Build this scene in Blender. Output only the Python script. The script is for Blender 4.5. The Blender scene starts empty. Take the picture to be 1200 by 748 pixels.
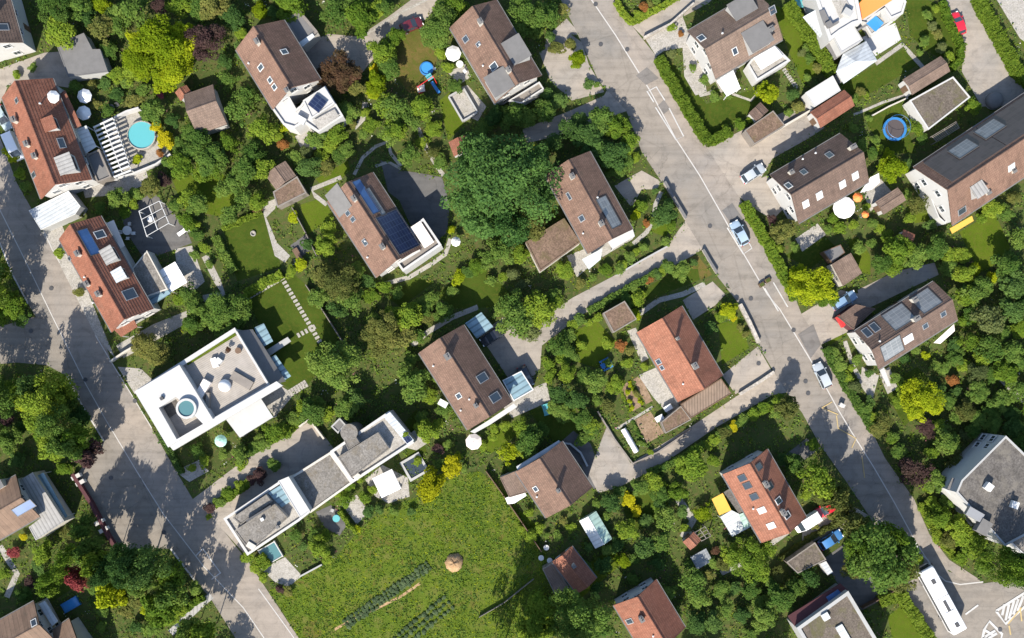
import bpy, bmesh, math, random
import numpy as np
from mathutils import Vector, Matrix
random.seed(7); RNG = np.random.default_rng(11)
SC = bpy.context.scene; COL = SC.collection; D = bpy.data
# ------------------------------------------------------------------ camera, sky, sun, exposure
S = 0.14            # metres per photo pixel at ground level
H = 160.0           # flying height of the drone
NX, NY = 600.0, 435.0   # photo pixel straight below the camera
cam = D.objects.new('camera', D.cameras.new('camera')); COL.objects.link(cam)
cam.location = (0, 0, H); cam.rotation_euler = (0, 0, 0)
cam.data.sensor_width = 36; cam.data.lens = 18*H/(600*S)
cam.data.shift_x = (600-NX)/1200; cam.data.shift_y = (NY-374)/1200
cam.data.clip_start = 1; cam.data.clip_end = 3000
SC.camera = cam
SUN_EL, SUN_AZ = math.radians(42), math.atan2(-0.30, -0.954)   # compass-like azimuth: atan2(x, y) of where the sun stands
sdir = Vector((math.sin(SUN_AZ)*math.cos(SUN_EL), math.cos(SUN_AZ)*math.cos(SUN_EL), math.sin(SUN_EL)))
world = D.worlds.new('World'); SC.world = world; world.use_nodes = True
wn = world.node_tree; bgn = wn.nodes['Background']
sky = wn.nodes.new('ShaderNodeTexSky'); sky.sky_type = 'NISHITA'; sky.sun_disc = False; sky.ozone_density = 2.5
sky.sun_elevation = SUN_EL; sky.sun_rotation = SUN_AZ % (2*math.pi)
wn.links.new(sky.outputs['Color'], bgn.inputs['Color']); bgn.inputs['Strength'].default_value = 0.125
sl = D.lights.new('sun', 'SUN'); sl.energy = 4.6; sl.angle = math.radians(0.5); sl.color = (1, .93, .82)
so = D.objects.new('sun', sl); COL.objects.link(so)
so.rotation_euler = sdir.to_track_quat('Z', 'Y').to_euler()
SC.view_settings.view_transform = 'Standard'; SC.view_settings.look = 'None'
SC.view_settings.exposure = 1.10; SC.view_settings.gamma = 1
SC.render.engine = 'CYCLES'
SC.cycles.max_bounces = 6; SC.cycles.diffuse_bounces = 3; SC.cycles.glossy_bounces = 2
SC.cycles.transmission_bounces = 4; SC.cycles.transparent_max_bounces = 6
SC.cycles.sample_clamp_indirect = 6

# ------------------------------------------------------------------ geometry helpers
def W(px, py, h=0.0):
    """world point at height h that the photograph shows at pixel (px, py)"""
    k = S*(H-h)/H
    return Vector(((px-NX)*k, (NY-py)*k, h))

def tag(o, label=None, cat=None, group=None, kind=None):
    if label: o['label'] = label
    if cat: o['category'] = cat
    if group: o['group'] = group
    if kind: o['kind'] = kind
    return o

class MB:
    def __init__(s): s.v = []; s.f = []; s.m = []
    def add(s, vs, fs, m=0):
        b = len(s.v); s.v += [tuple(v) for v in vs]
        for f in fs: s.f.append([b+i for i in f]); s.m.append(m)
    def box(s, c, d, rot=0, m=0, taper=1.0):
        cx, cy, cz = c; dx, dy, dz = d[0]/2, d[1]/2, d[2]/2
        co, si = math.cos(rot), math.sin(rot); vs = []
        for z, t in ((-dz, 1), (dz, taper)):
            for x, y in ((-dx, -dy), (dx, -dy), (dx, dy), (-dx, dy)):
                x *= t; y *= t
                vs.append((cx+x*co-y*si, cy+x*si+y*co, cz+z))
        s.add(vs, [(3, 2, 1, 0), (4, 5, 6, 7), (0, 1, 5, 4), (1, 2, 6, 5), (2, 3, 7, 6), (3, 0, 4, 7)], m)
    def prism(s, pts, z0, z1, m=0, mt=None):
        pts = ccw(pts); n = len(pts)
        s.add([(x, y, z0) for x, y in pts]+[(x, y, z1) for x, y in pts],
              [(i, (i+1) % n, n+(i+1) % n, n+i) for i in range(n)]+[tuple(range(n-1, -1, -1))], m)
        s.add([(x, y, z1) for x, y in pts], [tuple(range(n))], m if mt is None else mt)
    def ring(s, o, i, z0, z1, m=0):
        """closed band between outline o and a smaller outline i (same point count)"""
        o = ccw(o); i = ccw(i); n = len(o)
        vs = [(x, y, z) for z in (z0, z1) for P in (o, i) for x, y in P]
        fs = []
        for a in range(n):
            b = (a+1) % n
            fs += [(a, b, 2*n+b, 2*n+a), (n+b, n+a, 3*n+a, 3*n+b), (2*n+a, 2*n+b, 3*n+b, 3*n+a), (a, n+a, n+b, b)]
        s.add(vs, fs, m)
    def tube(s, p, q, r0, r1=None, n=8, m=0, cap=True):
        p = Vector(p); q = Vector(q); r1 = r0 if r1 is None else r1
        d = (q-p).normalized(); a = d.orthogonal().normalized(); b = d.cross(a)
        vs = []
        for c, r in ((p, r0), (q, r1)):
            for k in range(n):
                t = 2*math.pi*k/n; vs.append(c+a*(r*math.cos(t))+b*(r*math.sin(t)))
        fs = [(k, (k+1) % n, n+(k+1) % n, n+k) for k in range(n)]
        if cap: fs += [tuple(range(n-1, -1, -1)), tuple(range(n, 2*n))]
        s.add(vs, fs, m)
    def lathe(s, prof, n=24, c=(0, 0), m=0, cap=False):
        vs = []; k0 = len(prof)
        for r, z in prof:
            for k in range(n):
                t = 2*math.pi*k/n; vs.append((c[0]+r*math.cos(t), c[1]+r*math.sin(t), z))
        fs = [(j*n+k, j*n+(k+1) % n, (j+1)*n+(k+1) % n, (j+1)*n+k) for j in range(k0-1) for k in range(n)]
        if cap: fs += [tuple((k0-1)*n+k for k in range(n))]
        s.add(vs, fs, m)
    def mesh(s, name, mats, smooth=False):
        me = D.meshes.new(name); me.from_pydata(s.v, [], s.f)
        for mt in (mats if isinstance(mats, (list, tuple)) else [mats]): me.materials.append(mt)
        me.polygons.foreach_set('material_index', s.m)
        if smooth: me.polygons.foreach_set('use_smooth', [True]*len(s.f))
        me.update(); return me
    def build(s, name, mats, parent=None, smooth=False):
        return ob(name, s.mesh(name, mats, smooth), parent)

def ob(name, data, parent=None, loc=None):
    o = D.objects.new(name, data); COL.objects.link(o)
    if parent is not None: o.parent = parent
    if loc is not None: o.location = loc
    return o

def ccw(pts):
    pts = [(p[0], p[1]) for p in pts]
    a = sum(pts[i][0]*pts[(i+1) % len(pts)][1]-pts[(i+1) % len(pts)][0]*pts[i][1] for i in range(len(pts)))
    return pts if a > 0 else pts[::-1]

def inset(pts, d):
    """shrink a polygon by d metres (simple mitred offset)"""
    pts = ccw(pts); n = len(pts); out = []
    for i in range(n):
        p0 = Vector(pts[i-1]); p = Vector(pts[i]); p1 = Vector(pts[(i+1) % n])
        a = (p-p0).normalized(); b = (p1-p).normalized()
        na = Vector((-a.y, a.x)); nb = Vector((-b.y, b.x))
        k = (na+nb); k = k/max(.35, 1+na.dot(nb))
        q = p+k*d; out.append((q.x, q.y))
    return out

def empty(name, loc, rz=0):
    o = D.objects.new(name, None); COL.objects.link(o); o.location = loc; o.rotation_euler.z = rz
    o.empty_display_size = .3; return o

def thing(name, label, cat, loc, rz=0, group=None):
    return tag(empty(name, loc, rz), label, cat, group)

def loc2(root, p):
    """world xyz -> the thing's own space"""
    v = Vector(p)-root.location; a = -root.rotation_euler.z
    return Vector((v.x*math.cos(a)-v.y*math.sin(a), v.x*math.sin(a)+v.y*math.cos(a), v.z))
def LP(root, pts, h): return [loc2(root, W(x, y, h)).to_2d()[:] for x, y in pts]

def cpy(o, parent=None):
    """copy of a thing with its parts and their sub-parts"""
    c = o.copy(); COL.objects.link(c); c.parent = parent
    for ch in list(o.children): cpy(ch, c)
    return c

FOOT = []       # world-space footprints nothing grows on
LMK = []        # (short description, x, y, radius) of things other things can be told by
def lm(handle, px, py, r=3.0):
    p = W(px, py); LMK.append((handle, p.x, p.y, r))

# ------------------------------------------------------------------ materials
def mat(name, col, rough=.8, **k):
    m = D.materials.new(name); m.use_nodes = True; b = m.node_tree.nodes['Principled BSDF']
    b.inputs['Base Color'].default_value = (*col, 1); b.inputs['Roughness'].default_value = rough
    b.inputs['Specular IOR Level'].default_value = k.get('spec', .3)
    b.inputs['Metallic'].default_value = k.get('metal', 0)
    if 'trans' in k: b.inputs['Transmission Weight'].default_value = k['trans']
    if 'coat' in k: b.inputs['Coat Weight'].default_value = k['coat']; b.inputs['Coat Roughness'].default_value = .05
    return m

class NT:
    def __init__(s, m): s.t = m.node_tree; s.n = s.t.nodes; s.b = s.n['Principled BSDF']
    def node(s, typ, **k):
        n = s.n.new(typ)
        for a, v in k.items():
            if a in n.inputs: n.inputs[a].default_value = v
            else: setattr(n, a, v)
        return n
    def link(s, a, b): s.t.links.new(a, b)
    def coord(s, which='Object'): return s.node('ShaderNodeTexCoord').outputs[which]
    def noise(s, scale, detail=4, rough=.6, vec=None, dist=0):
        n = s.node('ShaderNodeTexNoise'); n.inputs['Scale'].default_value = scale; n.inputs['Detail'].default_value = detail
        n.inputs['Roughness'].default_value = rough; n.inputs['Distortion'].default_value = dist
        s.link(vec if vec is not None else s.coord(), n.inputs['Vector']); return n.outputs['Fac']
    def ramp(s, fac, stops):
        r = s.node('ShaderNodeValToRGB'); e = r.color_ramp.elements
        while len(e) < len(stops): e.new(.5)
        for el, (p, c) in zip(e, stops):
            el.position = p; el.color = (*c, 1) if len(c) == 3 else c
        s.link(fac, r.inputs['Fac']); return r.outputs['Color']
    def mix(s, fac, a, b, mode='MIX'):
        n = s.node('ShaderNodeMix', data_type='RGBA', blend_type=mode)
        for sock, v in ((n.inputs[0], fac), (n.inputs[6], a), (n.inputs[7], b)):
            if isinstance(v, (int, float)): sock.default_value = v
            elif isinstance(v, tuple): sock.default_value = (*v, 1)
            else: s.link(v, sock)
        return n.outputs[2]
    def bump(s, h, strength=.4, dist=.02):
        n = s.node('ShaderNodeBump'); n.inputs['Strength'].default_value = strength; n.inputs['Distance'].default_value = dist
        s.link(h, n.inputs['Height']); s.link(n.outputs['Normal'], s.b.inputs['Normal'])
    def out(s, c): s.link(c, s.b.inputs['Base Color'])
G3 = lambda v: (v, v, v)
def mul(c, k): return tuple(x*k for x in c)

def m_ground(name, c1, c2, c3, s1=.12, s2=1.3, s3=9, bump=.5, spots=None):
    """three-colour mottled surface at three scales"""
    m = mat(name, c1, .95, spec=.04); t = NT(m); o = t.coord()
    a = t.ramp(t.noise(s1, 5, .62, o), [(.36, c1), (.62, c2)])
    b = t.mix(t.ramp(t.noise(s2, 5, .65, o), [(.48, G3(0)), (.66, G3(1))]), a, c3)
    f = t.noise(s3, 3, .7, o)
    c = t.mix(.75, b, t.ramp(f, [(.25, G3(.45)), (.5, G3(1)), (.75, G3(1.5))]), 'MULTIPLY')
    if spots: c = t.mix(t.ramp(t.noise(spots[1], 3, .5, o, 1.5), [(.60, G3(0)), (.68, G3(.85))]), c, spots[0])
    t.out(c)
    if bump: t.bump(f, bump, .08)
    return m

def m_asphalt(name, c, patch=.82, warm=(1.06, 1, .93)):
    m = mat(name, c, .9, spec=.2); t = NT(m); o = t.coord()
    big = t.ramp(t.noise(.07, 5, .6, o, 1), [(.35, mul(c, .86)), (.6, tuple(x*w for x, w in zip(c, warm)))])
    stain = t.ramp(t.noise(.55, 6, .7, o, .6), [(.32, G3(.78)), (.5, G3(1)), (.75, G3(1.08))])
    a = t.mix(1, big, stain, 'MULTIPLY')
    v = t.node('ShaderNodeTexVoronoi', feature='DISTANCE_TO_EDGE'); v.inputs['Scale'].default_value = .11; t.link(o, v.inputs['Vector'])
    seam = t.ramp(v.outputs['Distance'], [(.0, G3(patch)), (.012, G3(1))])
    a = t.mix(.8, a, seam, 'MULTIPLY')
    mp = t.node('ShaderNodeMapping'); mp.inputs['Rotation'].default_value = (0, 0, math.radians(60)); mp.inputs['Scale'].default_value = (.035, 1.1, 1); t.link(o, mp.inputs['Vector'])
    a = t.mix(1, a, t.ramp(t.noise(1, 4, .6, mp.outputs['Vector']), [(.34, G3(.86)), (.5, G3(1)), (.66, G3(1.07))]), 'MULTIPLY')
    cr = t.node('ShaderNodeTexVoronoi', feature='DISTANCE_TO_EDGE'); cr.inputs['Scale'].default_value = .33; dn = t.node('ShaderNodeMix', data_type='VECTOR'); dn.inputs[0].default_value = .12
    nz = t.node('ShaderNodeTexNoise'); nz.inputs['Scale'].default_value = .9; t.link(o, nz.inputs['Vector']); va = t.node('ShaderNodeVectorMath', operation='ADD'); t.link(o, va.inputs[0]); t.link(nz.outputs['Color'], va.inputs[1]); t.link(va.outputs[0], cr.inputs['Vector'])
    a = t.mix(t.ramp(t.noise(.16, 3, .6, o), [(.5, G3(0)), (.62, G3(.8))]), a, t.mix(1, a, t.ramp(cr.outputs['Distance'], [(.0, G3(.66)), (.02, G3(1))]), 'MULTIPLY'))
    fine = t.noise(14, 3, .7, o)
    t.out(t.mix(.5, a, t.ramp(fine, [(.3, G3(.75)), (.7, G3(1.2))]), 'MULTIPLY'))
    t.bump(fine, .25, .02); return m

def m_tiles(name, c1, c2, moss=(.06, .055, .04), mossy=.5, tw=.30, th=.34, lines=.45):
    m = mat(name, c1, .82, spec=.25); t = NT(m); o = t.coord()
    b = t.node('ShaderNodeTexBrick', offset=.5); t.link(o, b.inputs['Vector'])
    for k, v in (('Color1', (*c1, 1)), ('Color2', (*c2, 1)), ('Mortar', (*mul(c1, lines), 1)), ('Scale', 1.0), ('Mortar Size', .018), ('Mortar Smooth', .3), ('Bias', -.1), ('Brick Width', tw), ('Row Height', th)):
        b.inputs[k].default_value = v
    w = t.ramp(t.noise(.35, 6, .68, o, .8), [(.30, G3(.72)), (.5, G3(1.05)), (.72, G3(1.28))])
    c = t.mix(.9, b.outputs['Color'], w, 'MULTIPLY')
    mp = t.node('ShaderNodeMapping'); mp.inputs['Scale'].default_value = (2.2, .28, .28); t.link(o, mp.inputs['Vector'])
    st = t.noise(1.0, 5, .7, mp.outputs['Vector'])
    c = t.mix(.7, c, t.ramp(st, [(.3, G3(.78)), (.62, G3(1.14))]), 'MULTIPLY')
    mo = t.ramp(t.noise(.9, 6, .75, o, .4), [(.54, G3(0)), (.70, G3(mossy))])
    t.out(t.mix(mo, c, moss)); t.bump(b.outputs['Fac'], -.25, .03) if False else t.bump(t.noise(7, 3, .6, o), .3, .03)
    return m

def m_wall(name, c, dirt=.82):
    m = mat(name, c, .85, spec=.2); t = NT(m); o = t.coord()
    t.out(t.mix(.6, c, t.ramp(t.noise(.8, 6, .7, o), [(.3, G3(dirt)), (.6, G3(1.04))]), 'MULTIPLY')); return m

def m_gravel(name, c, moss, amt=.5):
    m = mat(name, c, .95, spec=.1); t = NT(m); o = t.coord()
    g = t.ramp(t.noise(3.5, 5, .85, o), [(.32, mul(c, .5)), (.5, c), (.68, mul(c, 1.6))])
    w = t.ramp(t.noise(.5, 6, .7, o, 1), [(.3, G3(.72)), (.65, G3(1.15))])
    a = t.mix(1, g, w, 'MULTIPLY')
    t.out(t.mix(t.ramp(t.noise(.42, 6, .72, o, .5), [(.5, G3(0)), (.64, G3(amt))]), a, moss)); t.bump(t.noise(9, 2, .8, o), .5, .04); return m

def m_strips(name, c, pitch=.5, axis=0, dark=.7, rough=.6, rot=0.0, metal=0):
    """boards, ribs or corrugation running across the given axis of the object"""
    m = mat(name, c, rough, spec=.3, metal=metal); t = NT(m); o = t.coord()
    mp = t.node('ShaderNodeMapping'); mp.inputs['Rotation'].default_value = (0, 0, rot); t.link(o, mp.inputs['Vector'])
    w = t.node('ShaderNodeTexWave', wave_type='BANDS', bands_direction='XYZ'[axis], wave_profile='SIN')
    w.inputs['Scale'].default_value = .314/pitch; w.inputs['Distortion'].default_value = .15; w.inputs['Detail'].default_value = 1
    t.link(mp.outputs['Vector'], w.inputs['Vector'])
    a = t.mix(1, c, t.ramp(w.outputs['Fac'], [(.08, G3(dark)), (.3, G3(1))]), 'MULTIPLY')
    t.out(t.mix(.8, a, t.ramp(t.noise(.9, 6, .7, o), [(.3, G3(.75)), (.65, G3(1.1))]), 'MULTIPLY'))
    t.bump(w.outputs['Fac'], .4, .03); return m

def m_solar(name, c, line=(.16, .2, .28), bw=1.0, rh=.55):
    m = mat(name, c, .28, spec=.35); t = NT(m); b = t.node('ShaderNodeTexBrick', offset=0); t.link(t.coord(), b.inputs['Vector'])
    for k, v in (('Color1', (*c, 1)), ('Color2', (*mul(c, 1.35), 1)), ('Mortar', (*line, 1)), ('Scale', 1.0), ('Mortar Size', .03), ('Brick Width', bw), ('Row Height', rh)): b.inputs[k].default_value = v
    t.out(b.outputs['Color']); return m

def m_leaf(name, c, c2, c3=None, tr=.38):
    m = mat(name, c, .75, spec=.06); t = NT(m); o = t.coord('Object')
    inf = t.node('ShaderNodeObjectInfo')
    at = t.node('ShaderNodeAttribute', attribute_name='leaf')         # random number of each leaf
    a = t.mix(at.outputs['Fac'], c, c2)
    n = t.noise(1.7, 3, .6, o)
    a = t.mix(t.ramp(n, [(.42, G3(0)), (.62, G3(.8))]), a, c3 or mul(c2, 1.15))
    hs = t.node('ShaderNodeHueSaturation')
    mr = t.node('ShaderNodeMapRange'); t.link(inf.outputs['Random'], mr.inputs['Value'])
    mr.inputs['To Min'].default_value = .72; mr.inputs['To Max'].default_value = 1.28
    mh = t.node('ShaderNodeMapRange'); t.link(inf.outputs['Random'], mh.inputs['Value'])
    mh.inputs['To Min'].default_value = .515; mh.inputs['To Max'].default_value = .485
    t.link(mr.outputs['Result'], hs.inputs['Value']); t.link(mh.outputs['Result'], hs.inputs['Hue']); t.link(a, hs.inputs['Color'])
    t.out(hs.outputs['Color'])
    tl = t.node('ShaderNodeBsdfTranslucent'); t.link(hs.outputs['Color'], tl.inputs['Color'])
    mx = t.node('ShaderNodeMixShader'); mx.inputs['Fac'].default_value = tr
    t.link(t.b.outputs['BSDF'], mx.inputs[1]); t.link(tl.outputs['BSDF'], mx.inputs[2])
    t.link(mx.outputs['Shader'], t.n['Material Output'].inputs['Surface'])
    return m

M = {}
M['soil'] = m_ground('garden_soil', (0.044, 0.062, 0.017), (0.062, 0.084, 0.022), (0.084, 0.075, 0.030), bump=.8)
M['lawn'] = m_ground('lawn_grass', (0.032, 0.053, 0.007), (0.049, 0.074, 0.010), (0.057, 0.068, 0.011), .25, 1.8, 11, .7)
M['lawn_b'] = m_ground('bright_lawn_grass', (0.055, 0.087, 0.007), (0.074, 0.104, 0.010), (0.074, 0.089, 0.013), .25, 1.8, 11, .7)
M['lawn_dry'] = m_ground('dry_lawn_grass', (0.071, 0.073, 0.017), (0.114, 0.086, 0.028), (0.064, 0.080, 0.013), .3, 1.4, 11, .7)
M['meadow'] = m_ground('meadow_grass', (0.059, 0.091, 0.011), (0.081, 0.112, 0.013), (0.101, 0.108, 0.025), .09, .45, 5, .9, ((0.088, 0.080, 0.020), .22))
M['road'] = m_asphalt('road_asphalt', (0.197, 0.183, 0.165))
M['road2'] = m_asphalt('lane_asphalt', (0.181, 0.168, 0.150))
M['pave'] = m_asphalt('pavement_asphalt', (0.227, 0.207, 0.186), .9)
M['drive'] = m_asphalt('driveway_paving', (0.264, 0.242, 0.215), .9)
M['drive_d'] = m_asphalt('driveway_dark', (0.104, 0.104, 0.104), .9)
M['patch'] = m_asphalt('asphalt_patch', (0.141, 0.137, 0.135))
M['paving'] = m_ground('terrace_slabs', (0.272, 0.256, 0.232), (0.320, 0.300, 0.268), (0.240, 0.224, 0.192), .4, 1.5, 5, .3)
M['path'] = m_ground('path_slabs', (0.264, 0.248, 0.220), (0.304, 0.288, 0.256), (0.224, 0.208, 0.176), .3, 1.2, 6, .3)
M['paint'] = m_wall('road_paint', (0.420, 0.412, 0.395), .6)
M['ypaint'] = m_wall('yellow_paint', (.40, .30, .14), .6)
M['kerb'] = m_wall('kerb_stone', (0.400, 0.384, 0.360))
M['white'] = m_wall('white_render', (0.397, 0.392, 0.377), .88)
M['offwhite'] = m_wall('cream_render', (0.433, 0.406, 0.354))
M['greywall'] = m_wall('grey_render', (0.312, 0.312, 0.303))
M['stone'] = m_gravel('stone_wall', (.34, .31, .27), (.15, .14, .09), .5)
M['t_brown'] = m_tiles('brown_tiles', (0.148, 0.092, 0.067), (0.119, 0.073, 0.054), (0.065, 0.053, 0.039))
M['t_pink'] = m_tiles('faded_brown_tiles', (0.163, 0.098, 0.070), (0.134, 0.079, 0.057), (0.072, 0.057, 0.039), mossy=.35)
M['t_red'] = m_tiles('red_tiles', (0.209, 0.087, 0.055), (0.175, 0.068, 0.042), (0.116, 0.079, 0.057), .4)
M['t_orange'] = m_tiles('orange_tiles', (0.235, 0.101, 0.063), (0.197, 0.080, 0.049), (0.129, 0.070, 0.047), .35)
M['t_dark'] = m_tiles('dark_brown_tiles', (0.119, 0.081, 0.063), (0.094, 0.065, 0.052), (0.058, 0.048, 0.036), mossy=.4)
M['t_grey'] = m_tiles('grey_brown_tiles', (0.163, 0.116, 0.089), (0.134, 0.095, 0.074), (0.080, 0.063, 0.045), mossy=.4)
M['t_wide'] = m_tiles('striped_brown_tiles', (0.159, 0.106, 0.074), (0.130, 0.086, 0.061), tw=.75, th=9, lines=.3)
M['gravel'] = m_gravel('roof_gravel', (0.160, 0.148, 0.132), (0.128, 0.104, 0.068), .5)
M['gravel_b'] = m_gravel('mossy_roof_gravel', (.105, .088, .072), (.085, .082, .034), .7)
M['gravel_br'] = m_gravel('brown_roof_gravel', (.135, .092, .066), (.085, .075, .032), .6)
M['gravel_d'] = m_gravel('dark_roof_gravel', (0.096, 0.088, 0.080), (0.160, 0.144, 0.120), .6)
M['membrane'] = m_wall('white_roof_membrane', (0.397, 0.392, 0.382), .9)
M['felt'] = m_wall('grey_roofing_felt', (0.136, 0.132, 0.128), .75)
M['deck'] = m_strips('timber_deck', (0.288, 0.260, 0.228), .30, 0, .78)
M['metalroof'] = m_strips('pale_ribbed_metal', (0.416, 0.440, 0.456), .55, 0, .8, .45)
M['greymetal'] = m_strips('grey_ribbed_metal', (0.288, 0.280, 0.264), .6, 0, .7, .5)
M['brick'] = m_wall('maroon_cladding', (0.075, 0.030, 0.033))
M['glass'] = mat('window_glass', (.03, .04, .05), .08, spec=.6)
M['blueglass'] = m_strips('glass_roof_panels', (0.176, 0.260, 0.297), .9, 0, .6, .15)
M['greenglass'] = m_strips('greenhouse_glass', (0.336, 0.464, 0.400), .8, 0, .75, .2)
M['clear'] = m_strips('polycarbonate_panels', (0.464, 0.488, 0.480), .7, 0, .8, .3)
M['solar'] = m_solar('solar_cells', (.010, .016, .042), (.05, .065, .11))
M['solar_k'] = m_solar('black_solar_cells', (.050, .039, .037), (.07, .058, .054))
M['solar_l'] = m_solar('solar_thermal', (.035, .085, .20), (.05, .10, .2), 1.2, 1.0)
M['solar_g'] = m_solar('solar_grey', (.13, .14, .145), (.24, .24, .24), 1.0, .55)
M['frame'] = mat('white_frame', (0.490, 0.490, 0.476), .5)
M['dframe'] = mat('dark_frame', (.06, .06, .062), .5)
M['zinc'] = mat('zinc_gutter', (.30, .30, .30), .5, metal=.5)
M['wood'] = m_strips('brown_wood', (0.136, 0.084, 0.052), .15, 0, .7)
M['annexwood'] = m_strips('annex_boards', (.20, .145, .105), .45, 0, .6, rot=math.radians(-60))
M['greywood'] = m_strips('weathered_wood', (0.200, 0.176, 0.152), .15, 0, .7)
M['bark'] = m_ground('bark', (.07, .05, .035), (.10, .08, .06), (.05, .04, .03), 2, 6, 20)
M['cloth'] = m_wall('white_cloth', (0.656, 0.650, 0.641), .93)
M['cloth_g'] = m_wall('green_cloth', (.32, .55, .46), .93)
M['cloth_o'] = m_wall('yellow_awning_cloth', (.58, .33, .06), .9)
M['cloth_pk'] = m_wall('cream_cloth', (0.640, 0.569, 0.516), .93)
M['water'] = mat('pool_water', (.085, .31, .33), .12, spec=.5)
M['waterb'] = mat('blue_pool_water', (.04, .20, .45), .12, spec=.5)
M['waterd'] = mat('dim_pool_water', (.07, .155, .165), .1, spec=.5)
M['bluepl'] = mat('blue_plastic', (.03, .15, .36), .4)
M['teal'] = mat('teal_plastic', (.085, .30, .32), .5)
M['black'] = mat('black_rubber', (.02, .02, .022), .6)
M['mat_t'] = mat('trampoline_mat', (.06, .05, .05), .7)
M['redpl'] = mat('red_plastic', (.55, .03, .03), .4)
M['orangepl'] = mat('orange_cloth', (.75, .20, .05), .7)
M['steel'] = mat('steel', (.5, .5, .5), .35, metal=.8)
M['compost'] = m_ground('dry_cuttings', (.30, .19, .10), (.38, .26, .15), (.2, .13, .07), .8, 3, 9, 1)
M['bedsoil'] = m_ground('dug_soil', (.19, .13, .085), (.24, .17, .115), (.14, .10, .06), .4, 2, 8, .9)
def car_paint(n, c): return mat(n, c, .3, spec=.5, coat=.6)
LEAF = {
 'd': ('dark green', m_leaf('leaf_dark', (0.039, 0.085, 0.022), (0.072, 0.134, 0.031), (0.086, 0.156, 0.035))),
 'm': ('mid green', m_leaf('leaf_mid', (0.062, 0.123, 0.023), (0.107, 0.178, 0.031), (0.134, 0.199, 0.038))),
 'b': ('bright green', m_leaf('leaf_bright', (0.087, 0.156, 0.017), (0.141, 0.213, 0.022), (0.175, 0.240, 0.026))),
 'l': ('lime green', m_leaf('leaf_lime', (0.145, 0.202, 0.007), (0.218, 0.281, 0.011), (0.271, 0.317, 0.012))),
 'y': ('yellow', m_leaf('leaf_yellow', (0.261, 0.265, 0.008), (0.418, 0.385, 0.012), (0.366, 0.350, 0.012))),
 'p': ('dark purple', m_leaf('leaf_purple', (0.046, 0.026, 0.027), (0.086, 0.050, 0.045), (0.076, 0.052, 0.041))),
 'r': ('crimson red', m_leaf('leaf_red', (.20, .035, .050), (.32, .07, .09), (.28, .07, .07))),
 'o': ('orange brown', m_leaf('leaf_orange', (.17, .082, .024), (.27, .125, .034), (.21, .12, .034))),
 'v': ('olive green', m_leaf('leaf_olive', (0.084, 0.105, 0.026), (0.148, 0.162, 0.040), (0.169, 0.166, 0.043))),
 'e': ('deep green', m_leaf('leaf_deep', (0.043, 0.101, 0.028), (0.073, 0.149, 0.033), (0.088, 0.171, 0.038))),
 'w': ('white', m_leaf('petal_white', (.45, .45, .40), (.6, .6, .55))),
 'k': ('pink', m_leaf('petal_pink', (.40, .12, .20), (.55, .22, .30))),
 'h': ('fresh green', m_leaf('leaf_hedge', (0.086, 0.142, 0.016), (0.140, 0.205, 0.021), (0.167, 0.225, 0.026))),
 's': ('silvery green', m_leaf('leaf_silver', (0.077, 0.104, 0.033), (0.122, 0.150, 0.051), (0.117, 0.141, 0.045))),
 'u': ('reddish brown', m_leaf('leaf_rust', (.062, .034, .022), (.11, .062, .034), (.10, .072, .034))),
}
# ------------------------------------------------------------------ the setting: ground, roads, lawns, paving
NOGROW = []; LAWNS = []; SAME = {}
def sheet(name, pts, m, layer, grow=False, lawn=False):
    P = [W(x, y)[:2] for x, y in pts]
    SAME[layer] = SAME.get(layer, 0)+1; z = .004*(layer+.09*(SAME[layer]-1)); b = MB(); n = len(P)   # no two sheets share a plane
    P = ccw(P); b.add([(x, y, z) for x, y in P], [tuple(range(n))])
    o = b.build(name, M[m]); tag(o, kind='structure')
    (LAWNS if lawn else NOGROW).append(np.array(P)) if not grow else None
    return o
def strip(pts, wpx):
    """outline of a band of the given width along a pixel path"""
    L, R = [], []
    for i, p in enumerate(pts):
        a = Vector(pts[max(0, i-1)]); c = Vector(pts[min(len(pts)-1, i+1)]); d = (c-a).normalized(); nn = Vector((-d.y, d.x))*wpx/2
        L.append((p[0]+nn.x, p[1]+nn.y)); R.append((p[0]-nn.x, p[1]-nn.y))
    return L+R[::-1]
def line(pts, wm, m='paint', layer=26, name='road_marking'):
    return sheet(name, strip(pts, wm/S), m, layer)

g = MB(); g.add([(-1200, -1200, 0), (1200, -1200, 0), (1200, 1200, 0), (-1200, 1200, 0)], [(0, 1, 2, 3)])
tag(g.build('ground', M['soil']), kind='structure')

# main road (upper right) with its pavement and the crossing road
KL = [(662, -60), (693, 0), (721, 41), (762, 107), (792, 163), (820, 206), (853, 264), (871, 297), (899, 345), (914, 363), (954, 429), (982, 480), (997, 505), (1024, 548), (1048, 589), (1074, 637), (1098, 673)]
LE = [(622, -60), (657, 0), (676, 38), (693, 76), (702, 96), (734, 130), (752, 178), (775, 213), (803, 259), (823, 292), (839, 322), (865, 355), (888, 404), (908, 438), (922, 460), (940, 484), (960, 520), (990, 562), (1018, 604), (1046, 652), (1071, 711), (1092, 748), (1130, 815)]
RE = [(700, -60), (719, 0), (741, 31), (769, 66), (828, 173), (866, 231), (924, 327), (939, 368), (962, 404), (990, 454), (1015, 492), (1037, 537), (1071, 585), (1089, 626), (1112, 656)]
sheet('road', LE[:13]+LE[13:]+[(1260, 815), (1260, 690), (1200, 676), (1152, 684), (1112, 670)]+KL[::-1][1:], 'road', 8)
sheet('pavement', KL+[(1112, 668), (1128, 680), (1152, 684), (1149, 680)]+[(1112, 656)]+RE[::-1][1:], 'pave', 9)
line(KL, .17, 'kerb', 14, 'kerb')
line([(1098, 673), (1108, 681), (1125, 685), (1152, 682)], .2, 'kerb', 14, 'kerb')
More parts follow.
